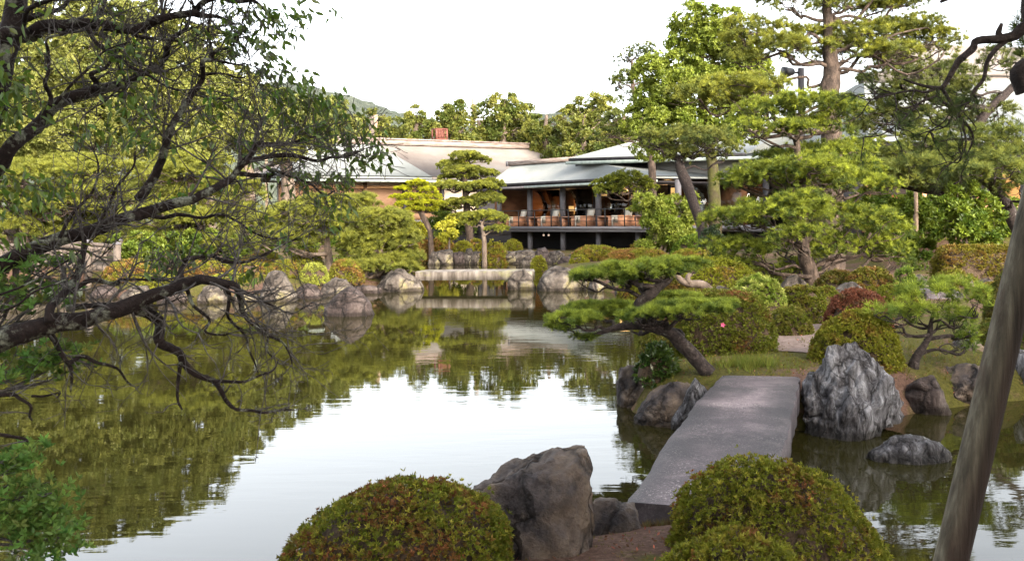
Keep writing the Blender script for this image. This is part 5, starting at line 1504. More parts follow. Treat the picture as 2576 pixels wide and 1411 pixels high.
pine('bright lime cloud pruned pine in front of the hall shutters', 50,
     [(1084, 605, 13), (1078, 575, 13), (1066, 548, 15), (1056, 530, 10), (1050, 490, 6)],
     [(1050, 462, 24, 7), (1015, 476, 20, 6), (1074, 478, 24, 6), (1003, 496, 18, 5), (1042, 494, 30, 7), (1088, 494, 20, 6), (1026, 512, 28, 6), (1072, 510, 28, 7), (1098, 510, 16, 5), (1052, 526, 28, 5), (1088, 526, 16, 5)],
     (.42, .43, .030), (.22, .24, .025), seed=80, bark='bark_pine', dens=.9, rcs=.30, nl=.085, depth=1.0)
fill = [('green undergrowth shrub behind the wide orange azalea', 470, 618, 130, 37, 40), ('green undergrowth shrub left of the pale pine trunk', 740, 612, 120, 38, 40), ('green undergrowth shrub under the yellow pine boughs', 590, 622, 120, 37, 36), ('dark undergrowth shrub between the two pale pine trunks', 880, 620, 110, 38, 36), ('undergrowth shrub by the rusty azalea at the bridge end', 350, 618, 120, 36, 40),
        ('rounded dark green shrub beneath the tall hall pine', 1140, 560, 90, 54, 34), ('leafy green shrub left of the hall posts', 1105, 545, 60, 55, 30), ('yellow leaved little shrub by the far rocks', 1130, 578, 40, 50, 16), ('lime shrub at the foot of the lime pine', 1045, 575, 40, 51, 22)]
for k, (lab, x, y, wd, Y_, hh) in enumerate(fill):
    c1, c2 = ((.055, .09, .015), (.15, .19, .03)) if k < 7 else ((.26, .27, .03), (.42, .40, .06))
    leafy(lab, Y_, [(x, y + hh, 5), (x, y, 3)], [(x - wd * .2, y + 6, wd * .35, hh * .7), (x + wd * .22, y, wd * .34, hh * .75)], c1, c2, seed=90 + k, name='shrub', cat='shrub', dens=.9)
# --- shrubs at right, behind the hedge
rs = [('dark glossy camellia left of the path slope', 2240, 560, 31, [(2200, 520, 50, 40), (2260, 540, 60, 44), (2230, 590, 60, 40), (2280, 600, 60, 46), (2250, 640, 50, 34), (2300, 560, 50, 40)]),
      ('green maple like shrub before the amber lit rooms', 2370, 540, 33, [(2350, 500, 44, 30), (2390, 520, 50, 34), (2360, 560, 50, 30), (2420, 560, 40, 26), (2330, 590, 40, 26)]),
      ('layered green shrub below the lit paper screen', 2500, 560, 31, [(2480, 530, 50, 26), (2540, 540, 50, 30), (2500, 580, 60, 30), (2560, 590, 50, 34), (2530, 620, 40, 22)]),
      ('tall leafy shrub between the thin upright post and the leaning post', 2430, 560, 26, [(2420, 500, 44, 30), (2450, 530, 50, 34), (2410, 560, 50, 34), (2450, 590, 50, 30)]),
      ('low glossy shrub at the foot of the slope', 2300, 640, 27, [(2285, 620, 36, 26), (2320, 640, 36, 24)])]
for k, (lab, x, y, Y_, bl_) in enumerate(rs):
    leafy(lab, Y_, [(x, 690, 10), (x, 600, 7), (x, 540, 4)], bl_, (.05, .085, .012), (.14, .18, .022), seed=110 + k, name='shrub', cat='shrub', dens=1.1, leafL=.13, leafW=.05)
for k, (x, y, wd) in enumerate(((2440, 520, 60), (2200, 440, 60), (2560, 470, 70))):
    pass

# --- clipped bushes: near
bush('large clipped azalea dome in the left foreground by the dark boulder', 962, 1222, 575, 4.95, AZ_G, AZ_R, .38, seed=1, ybase=1470, sq=2.35, dens=1.25, L=.0205, c3=AZ_Y, depth=.85, rough=.10, ns=.16, skew=.34)
bush('large clipped azalea dome in the right foreground hiding the slab end', 1968, 1170, 525, 5.2, (.145, .16, .02), AZ_R, .34, seed=2, ybase=1480, sq=2.4, dens=1.25, L=.0205, c3=AZ_Y, depth=.8, rough=.10, ns=.14, skew=-.22)
bush('low azalea in front at the bottom edge of the frame', 1850, 1352, 480, 3.9, (.16, .17, .022), AZ_R, .34, seed=3, ybase=1720, sq=2.3, dens=1.1, L=.022, c3=AZ_Y, depth=.7, rough=.10, ns=.14)
# --- right bank
bush('big red topped azalea dome behind the leaning pine', 1815, 737, 250, 12.6, (.11, .13, .018), (.16, .075, .03), .36, seed=4, ybase=912, sq=3.0, c3=(.13, .13, .02), ns=.35)
bush('round yellow green azalea behind the striated boulder', 2145, 788, 228, 11.7, (.16, .17, .02), (.19, .11, .03), .34, seed=5, ybase=960, sq=2.3, c3=AZ_Y, skew=.1)
bush('dark red clipped azalea above the round yellow green one', 2158, 730, 160, 14.4, (.09, .065, .02), (.15, .06, .035), .7, seed=6, sq=2.3)
bush('loose pale leaved bush right of the red topped azalea', 1905, 702, 150, 15.0, (.14, .19, .03), (.30, .32, .08), .5, seed=7, sq=2.4, rough=.16, L=.05, W=.022, dens=.8)
bush('dark green clipped bush under the main pine trunk', 2015, 722, 125, 15.6, (.11, .125, .016), (.15, .12, .025), .4, seed=8, sq=2.5)
bush('small clipped bush between the path and the pale leaved bush', 1985, 775, 110, 14.0, (.10, .12, .016), (.15, .14, .03), .5, seed=9, sq=2.4, rough=.12)
bush('long yellow brown azalea mound behind the leaning pine crown', 1790, 655, 250, 19.5, (.165, .18, .02), (.20, .14, .03), .28, seed=10, sq=2.6, depth=.5)
bush('low clipped mound left of the main pine foot', 1690, 702, 110, 17, (.11, .10, .016), (.16, .09, .03), .5, seed=11, sq=2.4)
bush('rust tinged azalea right of the main pine trunk', 2190, 676, 140, 18.5, (.13, .13, .02), (.19, .10, .035), .4, seed=12, sq=2.3)
bush('dark brownish azalea just behind the main pine trunk', 2110, 684, 130, 19, (.09, .09, .016), (.13, .08, .025), .4, seed=13, sq=2.3)
bush('long flat topped hedge at the right behind the leaning post', 2460, 620, 210, 22, (.135, .125, .017), (.16, .10, .025), .42, seed=14, sq=5.0, depth=.55, rough=.04)
bush('small clipped dome at the left foot of the long hedge', 2395, 676, 80, 20.5, (.14, .14, .02), (.16, .11, .03), .4, seed=15)
bush('low yellowish mound below the right end of the hedge', 2500, 712, 90, 19, (.15, .13, .02), (.19, .11, .03), .4, seed=16)
bush('dark bush beyond the leaning post at the right edge', 2545, 690, 130, 14, (.06, .075, .014), (.10, .085, .02), .5, seed=17, sq=2.4)
bush('low leafy bush at the right edge behind the upright pale stone', 2530, 800, 150, 12.8, (.075, .10, .016), (.14, .13, .03), .5, seed=18, rough=.14, sq=2.3)
bush('small dark leafy bush at the water edge by the upright stone', 1655, 870, 105, 11.4, (.03, .065, .012), (.07, .11, .02), .5, seed=19, name='camellia_bush', mat='glossy_leaf', L=.06, W=.028, sq=2.2, rough=.2, K=5, dens=.75)
bush('pale clipped bush behind the small dark leafy bush', 1650, 825, 90, 12.6, (.12, .135, .02), (.17, .16, .04), .5, seed=20, sq=2.4, ybase=905)
bush('tuft of low green pine growth beside the rust tinged azalea', 2278, 680, 60, 18, (.08, .13, .02), (.15, .2, .03), .5, seed=21, rough=.2, L=.07, W=.014)
bush('low mossy shrub under the striated boulder by the slab', 2030, 1010, 60, 10.35, (.10, .085, .012), (.13, .11, .02), .4, seed=22, zb=-.1, sq=2.2, rough=.2)
bush('low green azalea left of the main pine foot', 1905, 694, 120, 17.6, (.13, .15, .02), (.18, .10, .03), .35, seed=23, sq=2.4)
bush('broad green azalea mound behind the main pine', 1940, 668, 190, 22.5, (.13, .15, .02), (.17, .11, .03), .3, seed=24, sq=2.5)
bush('flat green azalea between the two rocks by the main pine', 2075, 724, 90, 16.6, (.12, .14, .018), (.16, .10, .03), .3, seed=25, sq=2.4)
bush('green azalea dome beside the path under the hedge', 2250, 716, 110, 16.6, (.13, .145, .018), (.17, .10, .03), .35, seed=26, sq=2.4)
bush('rounded green azalea at the left end of the right bank', 1600, 690, 90, 26.5, (.15, .16, .02), (.20, .12, .03), .35, seed=27, sq=2.4)
# --- far bank, left to right
far = [('rust topped azalea by the wooden bridge end', 330, 655, 130, 31, .6), ('yellow azalea behind the shore rocks at the far left', 400, 690, 110, 28.6, .25), ('wide orange topped azalea behind the lichen branch', 520, 655, 120, 31, .6), ('yellow green azalea near the hanging branch', 575, 690, 100, 29, .35),
       ('rusty azalea left of the pointed rock', 632, 662, 110, 30.5, .6), ('brown topped azalea behind the pointed rock', 716, 656, 76, 30.6, .5), ('pale speckled round bush right of the pointed rock', 790, 664, 70, 30.2, .1), ('orange brown round azalea above the pond boulder', 870, 655, 86, 31, .6),
       ('yellow green azalea behind the pale speckled bush', 770, 628, 80, 33.5, .3), ('wide rusty azalea further behind the pointed rock', 660, 640, 120, 34, .65), ('dark clipped bush behind the low spreading pine', 900, 640, 80, 35, .3)]
for k, (lab, x, yt, wd, Y_, fr_) in enumerate(far):
    c1, c2 = (.175, .18, .026), (.22, .125, .042)
    if fr_ < .2: c1, c2 = (.27, .29, .06), (.22, .2, .05)
    bush(lab, x, yt, wd, Y_, c1, c2, fr_ * .75, seed=30 + k, sq=2.4, group='clipped azaleas of the left shore')
far2 = [('rust coloured azalea at the foot of the lime pine', 1072, 606, 56, 51, .75, 640), ('green and brown azalea left of the small flat pine', 1200, 604, 46, 51.5, .35, 632), ('largest round azalea above the far inlet', 1242, 610, 66, 49, .4, 645), ('round azalea at the terrace corner', 1290, 605, 44, 51.5, .35, 632), ('low rust mound behind the far rocks', 1110, 600, 60, 52.5, .65, 628), ('clipped green mound beneath the hall pine', 1165, 608, 50, 51, .3, 636),
        ('tiny round shrub beside the far inlet rocks', 1355, 646, 36, 42, .2, 676), ('tall clipped azalea at the right side of the inlet', 1500, 620, 110, 40, .45, 672), ('wide yellow brown azalea mound in front of the terrace pillars', 1600, 628, 150, 39, .55, 670), ('small rusty azalea behind the stakes', 1620, 608, 66, 44, .5, 640), ('yellow brown azalea right of the propped tree', 1745, 628, 110, 33, .5, 680), ('left shoulder of the tall inlet azalea', 1456, 645, 40, 39, .3, 672), ('low azalea to the right of the stakes', 1780, 640, 90, 30, .45, 690)]
for k, (lab, x, yt, wd, Y_, fr_, yb) in enumerate(far2):
    bush(lab, x, yt, wd * 1.12, Y_, (.18, .18, .022), (.23, .13, .04), fr_ * .85, seed=50 + k, sq=2.4, group='clipped azaleas before the terrace')
# dark ivy like bush by the lobby
bush('dark ivy covered bush at the foot of the grey barked pine', 1790, 575, 70, 34, (.02, .04, .018), (.05, .08, .03), .5, seed=70, sq=2.2, rough=.2, name='ivy_bush', mat='glossy_leaf')
bush('low green ground bush under the lobby floor edge', 1755, 592, 130, 40, (.07, .12, .015), (.13, .18, .025), .5, seed=71, sq=2.4, name='shrub')

# --- pink azalea flower on the red topped dome
p = P(1818, 817, 12.02)
mb = MB()
for k in range(5):
    a = k * 2 * pi / 5
    d = np.array((cos(a), -.45, sin(a)))
    s = np.array((-sin(a), 0, cos(a)))
    mb.add([p, p + d * .015 + s * .010, p + d * .032, p + d * .015 - s * .010], [[(0, 1, 2, 3)]], (.62, .10, .22))
o = link('azalea_flower', mb.mesh('azalea_flower', M['flower'], False, p)); o.location = Vector(p)
tag(o, 'single pink azalea flower on the red topped dome', 'flower')

# --- grass tufts on the bank by the slab
r = np.random.default_rng(77)
gm = MB()
def grass(n, fx, fy, L, c):
    X, Y_ = fx(n), fy(n)
    z = terrain(X, Y_)
    ok = z > .12
    pos = np.column_stack([X, Y_, z - .01])[ok]
    tufts(gm, pos, UP + r.normal(0, .12, (len(pos), 3)), L, .005, 5, .5, jcol(c, len(pos), .25, .12, r), 'needle', .1, r)
c_ = P(1885, 940, 11.2)
grass(260, lambda n: r.normal(c_[0], .20, n), lambda n: r.normal(11.3, .12, n), .15, (.14, .165, .03))
grass(900, lambda n: r.uniform(1.5, 3.3, n), lambda n: r.uniform(10.6, 12.6, n), .05, (.14, .14, .025))
grass(900, lambda n: r.uniform(3.6, 6.5, n), lambda n: r.uniform(11.2, 13.2, n), .08, (.12, .12, .02))
grass(500, lambda n: r.uniform(-.1, 1.3, n), lambda n: r.uniform(4.4, 6.0, n), .025, (.14, .12, .03))
grass(160, lambda n: r.normal(.82, .12, n), lambda n: r.normal(5.85, .06, n), .06, (.13, .10, .04))
tag(gm.build('grass', M['leaf']), 'grass blades on the bank', 'grass', kind='stuff')
# dead leaves on the near bank
lm_ = MB()
X, Y_ = r.uniform(-.2, 1.3, 420), r.uniform(4.3, 6.0, 420)
z = terrain(X, Y_)
tufts(lm_, np.column_stack([X, Y_, z + .008]), UP + r.normal(0, .9, (420, 3)), .028, .014, 1, 1.5, jcol((.19, .085, .05), 420, .4, .2, r), 'leaf', 0, r)
X, Y_ = r.uniform(1.5, 6.5, 900), r.uniform(10.6, 15, 900)
tufts(lm_, np.column_stack([X, Y_, np.where(terrain(X, Y_) > .1, terrain(X, Y_) + .012, -.3)]), UP + r.normal(0, .9, (900, 3)), .032, .014, 1, 1.5, jcol((.19, .10, .06), 900, .4, .2, r), 'leaf', 0, r)
tag(lm_.build('fallen_leaves', M['leaf']), 'fallen leaves on the bank', 'leaves', kind='stuff')

# --- leaning support post and the foreground pine at right
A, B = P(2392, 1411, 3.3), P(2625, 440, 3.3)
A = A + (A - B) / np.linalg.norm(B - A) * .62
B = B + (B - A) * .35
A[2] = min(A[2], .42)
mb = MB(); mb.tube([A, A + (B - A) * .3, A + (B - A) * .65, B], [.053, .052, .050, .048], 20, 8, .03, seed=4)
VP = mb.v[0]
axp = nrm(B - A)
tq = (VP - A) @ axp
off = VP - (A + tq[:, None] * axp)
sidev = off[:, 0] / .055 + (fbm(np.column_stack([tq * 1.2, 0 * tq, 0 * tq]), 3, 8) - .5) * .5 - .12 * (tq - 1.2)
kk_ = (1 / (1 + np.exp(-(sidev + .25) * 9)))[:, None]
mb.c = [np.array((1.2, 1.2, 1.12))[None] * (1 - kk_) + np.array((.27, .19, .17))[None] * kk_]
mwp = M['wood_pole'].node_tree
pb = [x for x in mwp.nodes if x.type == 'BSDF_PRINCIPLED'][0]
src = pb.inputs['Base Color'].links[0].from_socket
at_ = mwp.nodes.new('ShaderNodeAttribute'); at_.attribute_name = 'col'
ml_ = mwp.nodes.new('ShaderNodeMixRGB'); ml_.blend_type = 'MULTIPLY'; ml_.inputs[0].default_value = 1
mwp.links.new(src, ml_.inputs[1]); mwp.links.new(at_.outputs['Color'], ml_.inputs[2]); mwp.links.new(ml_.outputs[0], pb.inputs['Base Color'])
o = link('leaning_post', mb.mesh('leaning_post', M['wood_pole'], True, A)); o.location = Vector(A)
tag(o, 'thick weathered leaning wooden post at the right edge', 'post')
fp = empty('pine_tree', (3.3, 5.6, tz(3.3, 5.6)), 'foreground pine at the right edge with bare crooked limbs hanging into the picture', 'pine tree')
wd = MB()
YF = 5.6
def br(pts, w0, w1, dy=0.0, mb=wd, sides=9, rough=.45, Y0=YF, Y1=None):
    n = len(pts)
    Y1 = Y0 if Y1 is None else Y1
    Q = np.array([P(x, y, Y0 + (Y1 - Y0) * k / (n - 1)) for k, (x, y) in enumerate(pts)])
    R = np.linspace(w0, w1, n) * Y0 / F / 2
    mb.tube(Q, R, sides, 4, rough, seed=len(mb.v))
    return Q, R
br([(2900, 1600), (2850, 1000), (2760, 500), (2690, 240), (2640, 90), (2622, 20), (2620, -80), (2560, -300), (2500, -600)], 170, 60)
br([(2600, 165), (2570, 185), (2585, 230)], 50, 60)
Q1 = br([(2590, 60), (2566, 76), (2550, 92), (2518, 98), (2458, 104), (2446, 124), (2414, 152), (2398, 176), (2374, 217), (2358, 222), (2317, 215), (2273, 200)], 30, 5)
br([(2518, 98), (2512, 84), (2520, 60)], 22, 8)
tips = []
for pts, w0, w1 in (([(2358, 222), (2325, 233), (2300, 228), (2250, 236), (2200, 250)], 8, 3), ([(2360, 224), (2358, 241), (2317, 257), (2285, 289), (2253, 317), (2213, 341), (2173, 345)], 8, 2.5),
                    ([(2358, 222), (2366, 253), (2398, 273), (2390, 305), (2374, 321), (2340, 330)], 9, 3), ([(2371, 223), (2386, 249), (2414, 293), (2438, 321), (2448, 349), (2434, 385), (2414, 405)], 10, 3),
                    ([(2414, 293), (2430, 353), (2422, 385), (2410, 410)], 6, 2.5), ([(2530, 104), (2502, 128), (2482, 160), (2474, 200), (2446, 233), (2438, 257), (2410, 269), (2385, 276)], 14, 4), ([(2446, 233), (2455, 246), (2462, 258)], 6, 3),
                    ([(2410, -10), (2385, -2), (2366, 6)], 12, 8)):
    q, _ = br(pts, w0, w1, sides=7)
    if pts[0][0] != 2410: tips.append(q)
rr_ = np.random.default_rng(5)
nd = MB()
for q in tips:
    for k in range(7):
        s_ = q[rr_.integers(len(q) // 2, len(q))]
        e_ = s_ + rr_.normal(0, .10, 3) + np.array((-.06, 0, -.03))
        limb(wd, s_, e_, .0042, .0018, rr_, .2, 3, 5, 0, 0)
        for m_ in range(2):
            pp = s_ + (e_ - s_) * rr_.uniform(.5, 1, (2, 1))
            tufts(nd, pp, np.tile(e_ - s_ + np.array((0, 0, .02)), (2, 1)), .10, .0022, 14, .9, jcol((.07, .095, .03), 2, .2, .1, rr_), 'needle', .25, rr_)
# crown of this pine above the frame
for (x, y, rx) in ((2450, -260, 260), (2650, -150, 220), (2250, -420, 240), (2750, 100, 160), (2550, -520, 260), (2100, -700, 300), (1700, -900, 300), (1300, -1100, 300)):
    C = P(x, y, YF + rr_.uniform(-.8, .8)); a = rx * YF / F
    n = 130
    dx, dy = disc(n, rr_)
    cc = C + np.column_stack([dx * a, dy * a, rr_.normal(0, .08, n)])
    d = sphere(n * 14, rr_); d[:, 2] = np.abs(d[:, 2])
    tufts(nd, np.repeat(cc, 14, 0) + d * .12, d + UP * .4, .11, .004, 12, .9, jcol((.07, .10, .02), n * 14, .2, .1, rr_), 'needle', 0, rr_)
    limb(wd, P(2570, -250, YF), C, .04, .015, rr_, .2, 5)
    for k in range(8): limb(wd, C, cc[k], .014, .004, rr_, .2, 3, 5)
wd.build('trunk', M['bark_dark'], fp, True)
nd.build('foliage', M['needle'], fp)

# --- cherry tree at left: traced limbs, then twigs and drooping leaves
ct = empty('cherry_tree', (P(-350, 1800, 4.4)[0], 4.4, .35), 'old lichen covered cherry tree at the left with bare twiggy limbs over the pond', 'cherry tree')
cw = MB(); tw = MB(); cl = MB()
r = np.random.default_rng(11)
Z3 = lambda *pts: [((x * .3565), (440 + .3565 * y)) for x, y in pts]
limbs_ = []
def cb(pts, w0, w1, Y0, Y1, tws=1.0, ups=.2):
    n = len(pts)
    Q = np.array([P(x, y, Y0 + (Y1 - Y0) * k / (n - 1)) for k, (x, y) in enumerate(pts)])
    Q[1:-1, 1] += r.normal(0, .04, n - 2)
    R = np.linspace(w0 ** .7, w1 ** .7, n) ** (1 / .7) * Y0 / F / 2
    cw.tube(Q, R, 12 if w0 > 14 else 8, 5, .55, seed=len(cw.v) * 3)
    S = smooth_path(np.column_stack([Q, R]), 5)
    limbs_.append((S, tws, ups))
    return S
cb([(-330, 1800), (-300, 1300), (-220, 900), (-130, 600), (-60, 380), (-15, 235), (12, 140), (28, 60), (48, -25), (80, -160), (140, -420)], 150, 26, 4.4, 4.9, 0)
cb([(0, 110), (28, 96), (60, 84), (107, 69), (150, 64), (200, 62), (260, 66), (321, 73), (360, 64), (392, 52), (440, 40), (481, 30), (517, 10), (560, 1), (583, 3), (629, 6), (650, 12), (672, 32), (690, 58)], 44, 6, 4.7, 5.2, .9, .3)
cb([(481, 32), (505, 40), (529, 46), (560, 50), (590, 62)], 22, 6, 4.95, 5.1)
cb([(321, 76), (356, 94), (410, 96), (445, 104), (490, 98), (530, 110)], 11, 4, 4.85, 5.1)
cb([(219, 70), (242, 110), (292, 141), (328, 168), (364, 185), (410, 214), (450, 228)], 13, 5, 4.8, 4.6)
cb([(40, 62), (70, 50), (110, 39), (150, 21), (178, -8)], 18, 10, 4.75, 4.9)
cb([(220, 62), (228, 52), (242, 32), (270, -8)], 13, 8, 4.8, 5)
cb([(60, 60), (85, 30), (130, 5), (150, -20)], 14, 8, 4.7, 4.5)
cb([(-90, 500), (0, 428), (53, 364), (89, 321), (132, 264), (200, 242), (232, 225), (303, 210), (342, 189), (374, 175), (410, 143), (435, 110), (463, 71), (478, 44)], 44, 9, 4.6, 5.1)
cb([(232, 225), (238, 208), (245, 192), (262, 170), (300, 130), (330, 95)], 16, 5, 4.8, 5.0)
cb([(125, 268), (120, 240), (118, 214), (122, 180), (118, 130), (128, 100), (164, 82), (175, 60)], 13, 5, 4.65, 4.6)
cb([(140, 262), (180, 215), (230, 160), (270, 130), (330, 105)], 9, 4, 4.5, 4.5)
cb([(349, 502), (378, 446), (406, 389), (428, 328), (449, 282), (474, 235), (499, 192), (520, 160), (528, 146), (526, 110), (524, 89), (527, 50)], 24, 6, 4.7, 5.0)
cb([(528, 148), (555, 128), (575, 118), (600, 92), (610, 70)], 9, 4, 4.95, 5.1)
cb([(528, 148), (567, 157), (600, 160), (625, 166), (660, 176)], 8, 3, 4.95, 5.1)
cb([(499, 192), (530, 188), (570, 190), (600, 196), (620, 192)], 7, 3, 4.95, 5)
cb([(474, 235), (520, 243), (570, 245), (610, 242)], 7, 3, 4.9, 5)
cb([(-160, 740), (-60, 700), (0, 668), (71, 629), (143, 600), (221, 583), (303, 554), (357, 536), (428, 515), (481, 504), (517, 488), (560, 462), (583, 446), (608, 414), (640, 380), (654, 366), (711, 364), (736, 356), (770, 348), (800, 344)], 50, 6, 4.1, 5.0)
cb([(604, 418), (640, 405), (690, 390), (743, 392), (789, 403), (832, 396), (868, 396), (896, 388), (915, 378)], 15, 4, 4.7, 5.2, 1.2)
cb([(595, 436), (640, 440), (672, 438), (690, 428), (725, 442), (779, 463), (818, 492), (842, 480)], 13, 4, 4.7, 5.1, 1.1)
cb([(640, 380), (642, 355), (648, 335), (657, 307), (650, 285)], 13, 5, 4.85, 5)
cb([(357, 536), (400, 548), (450, 540), (500, 548), (560, 540), (600, 560), (650, 585), (700, 600), (740, 590)], 12, 4, 4.5, 4.9)
cb([(240, 575), (265, 520), (300, 470), (330, 420), (340, 380)], 10, 4, 4.4, 4.5)
cb([(150, 598), (175, 540), (220, 480), (240, 420), (232, 370)], 10, 4, 4.3, 4.4)
cb([(-200, 950), (-90, 905), (0, 857), (71, 834), (143, 811), (196, 807), (250, 793), (321, 772), (374, 747), (446, 722), (499, 704), (528, 701), (564, 712), (592, 723), (599, 755), (606, 784), (635, 809), (671, 837), (699, 866), (724, 891), (735, 916)], 66, 4, 3.9, 4.5)
cb([(321, 772), (357, 791), (385, 819), (407, 855), (425, 876), (449, 891), (457, 912), (474, 933), (503, 948), (535, 958), (564, 973), (571, 1008), (599, 1026), (635, 1033), (670, 1036), (706, 1033), (735, 1030)], 32, 4, 4.1, 4.5, 0.55, -.2)
cb([(455, 915), (446, 926), (444, 980), (446, 1012), (458, 1030)], 12, 5, 4.2, 4.2, .4, -.2)
cb([(535, 958), (575, 960), (617, 958), (653, 944), (690, 930), (700, 905)], 10, 3, 4.3, 4.5, 0.6, -.1)
cb([(446, 722), (452, 700), (453, 687), (460, 666), (482, 650), (528, 645), (564, 655), (617, 659), (653, 645), (688, 630), (724, 609), (760, 600)], 18, 4, 4.2, 4.7)
cb([(560, 710), (581, 740), (583, 762), (581, 798), (610, 848), (624, 876), (646, 905), (649, 937)], 12, 4, 4.3, 4.5, 0.5, -.2)
cb([(467, 718), (475, 740), (499, 766), (514, 808), (528, 830), (556, 844), (575, 838)], 12, 4, 4.2, 4.3, .5, -.2)
cb([(640, 812), (671, 837), (678, 873), (685, 898)], 8, 4, 4.4, 4.5, .5, -.2)
cb([(600, 725), (640, 748), (690, 775), (730, 790), (770, 770), (790, 758)], 8, 2.5, 4.4, 4.7, .8, -.1)
cb([(100, 822), (121, 850), (150, 886), (171, 921), (182, 939), (178, 985)], 20, 5, 4.0, 4.0, .4, -.2)
cb([(171, 915), (200, 898), (250, 907), (285, 928), (321, 953), (330, 970)], 13, 4, 4.0, 4.2, .5, -.2)
cb([(125, 812), (140, 770), (157, 739), (178, 690), (200, 633), (212, 600)], 26, 13, 3.95, 4.3, .8)
cb([(165, 775), (210, 770), (260, 768), (310, 766), (350, 760)], 18, 8, 4.1, 4.3, .8)
cb([(178, 735), (230, 705), (290, 715), (330, 700), (390, 705), (440, 708)], 14, 5, 4.1, 4.4, 1)
cb([(-40, 985), (0, 990), (40, 988), (66, 993), (96, 1013), (86, 1040), (80, 1056)], 13, 5, 3.8, 3.9, .6, -.3)
cb([(80, 996), (100, 1000), (130, 996), (142, 1002)], 7, 4, 3.9, 3.9, .6, -.3)
cb([(-40, 1080), (0, 1092), (43, 1109), (70, 1110)], 12, 6, 3.7, 3.8, .4, -.3)
cb([(-60, 800), (40, 770), (110, 730), (160, 705), (240, 655), (300, 600)], 7, 3, 3.8, 4.2, .6)
cb([(-60, 760), (60, 720), (160, 660), (230, 600), (330, 500)], 7, 3, 3.9, 4.3, .6)

def grow(A, d, L, r0, lev, ups):
    n = 4
    pts = [A]
    d = d / np.linalg.norm(d)
    if CY + (H - A[2]) / A[1] * F > 940:
        d[2] = abs(d[2]) * .3 - .05; L = L * .6
    for k in range(n):
        d = d + r.normal(0, .19, 3) + np.array((0, 0, ups * .12))
        d = d / np.linalg.norm(d)
        pts.append(pts[-1] + d * L / n)
    pts = np.array(pts)
    tw.tube(pts, np.linspace(r0, max(r0 * .4, .0013), n + 1), 5 if lev else 4, 2, 0)
    out_ = [pts[-1]]
    if lev > 0:
        for k in range(r.integers(2, 5)):
            j = r.integers(1, n + 1)
            dd = nrm(pts[j] - pts[j - 1]) + r.normal(0, .75, 3) * np.array((1, .6, 1))
            out_ += grow(pts[j], dd, L * r.uniform(.4, .75), r0 * .5, lev - 1, ups)
    return out_
ends = []
for S, tws, ups in limbs_:
    if tws <= 0: continue
    seg = np.linalg.norm(np.diff(S[:, :3], axis=0), axis=1).sum()
    for k in range(int(seg / .048 * tws)):
        j = r.integers(2, len(S))
        j = max(j, int(r.integers(2, len(S)) * .9))
        A = S[j, :3]
        T = nrm(S[j, :3] - S[j - 1, :3])
        d = T * .6 + r.normal(0, .8, 3) * np.array((1, .7, 1)) + np.array((0, 0, ups * .5))
        ends += grow(A, d, r.uniform(.10, .40), min(max(S[j, 3] * .4, .0026), .0062), 2 if r.uniform() < .6 else 1, ups)
ends = np.array(ends)
CH = (.095, .15, .022)
def leaves(C, n, sp, Lf=.054, c=CH):
    pos = C + r.normal(0, 1, (n, 3)) * sp
    ax = r.normal(0, .55, (n, 3)) + np.array((.25, 0, -.75))
    tufts(cl, pos, ax, Lf * r.uniform(.75, 1.15, n), Lf * .40, 1, .5, jcol(c, n, .25, .12, r), 'fold', .1, r)
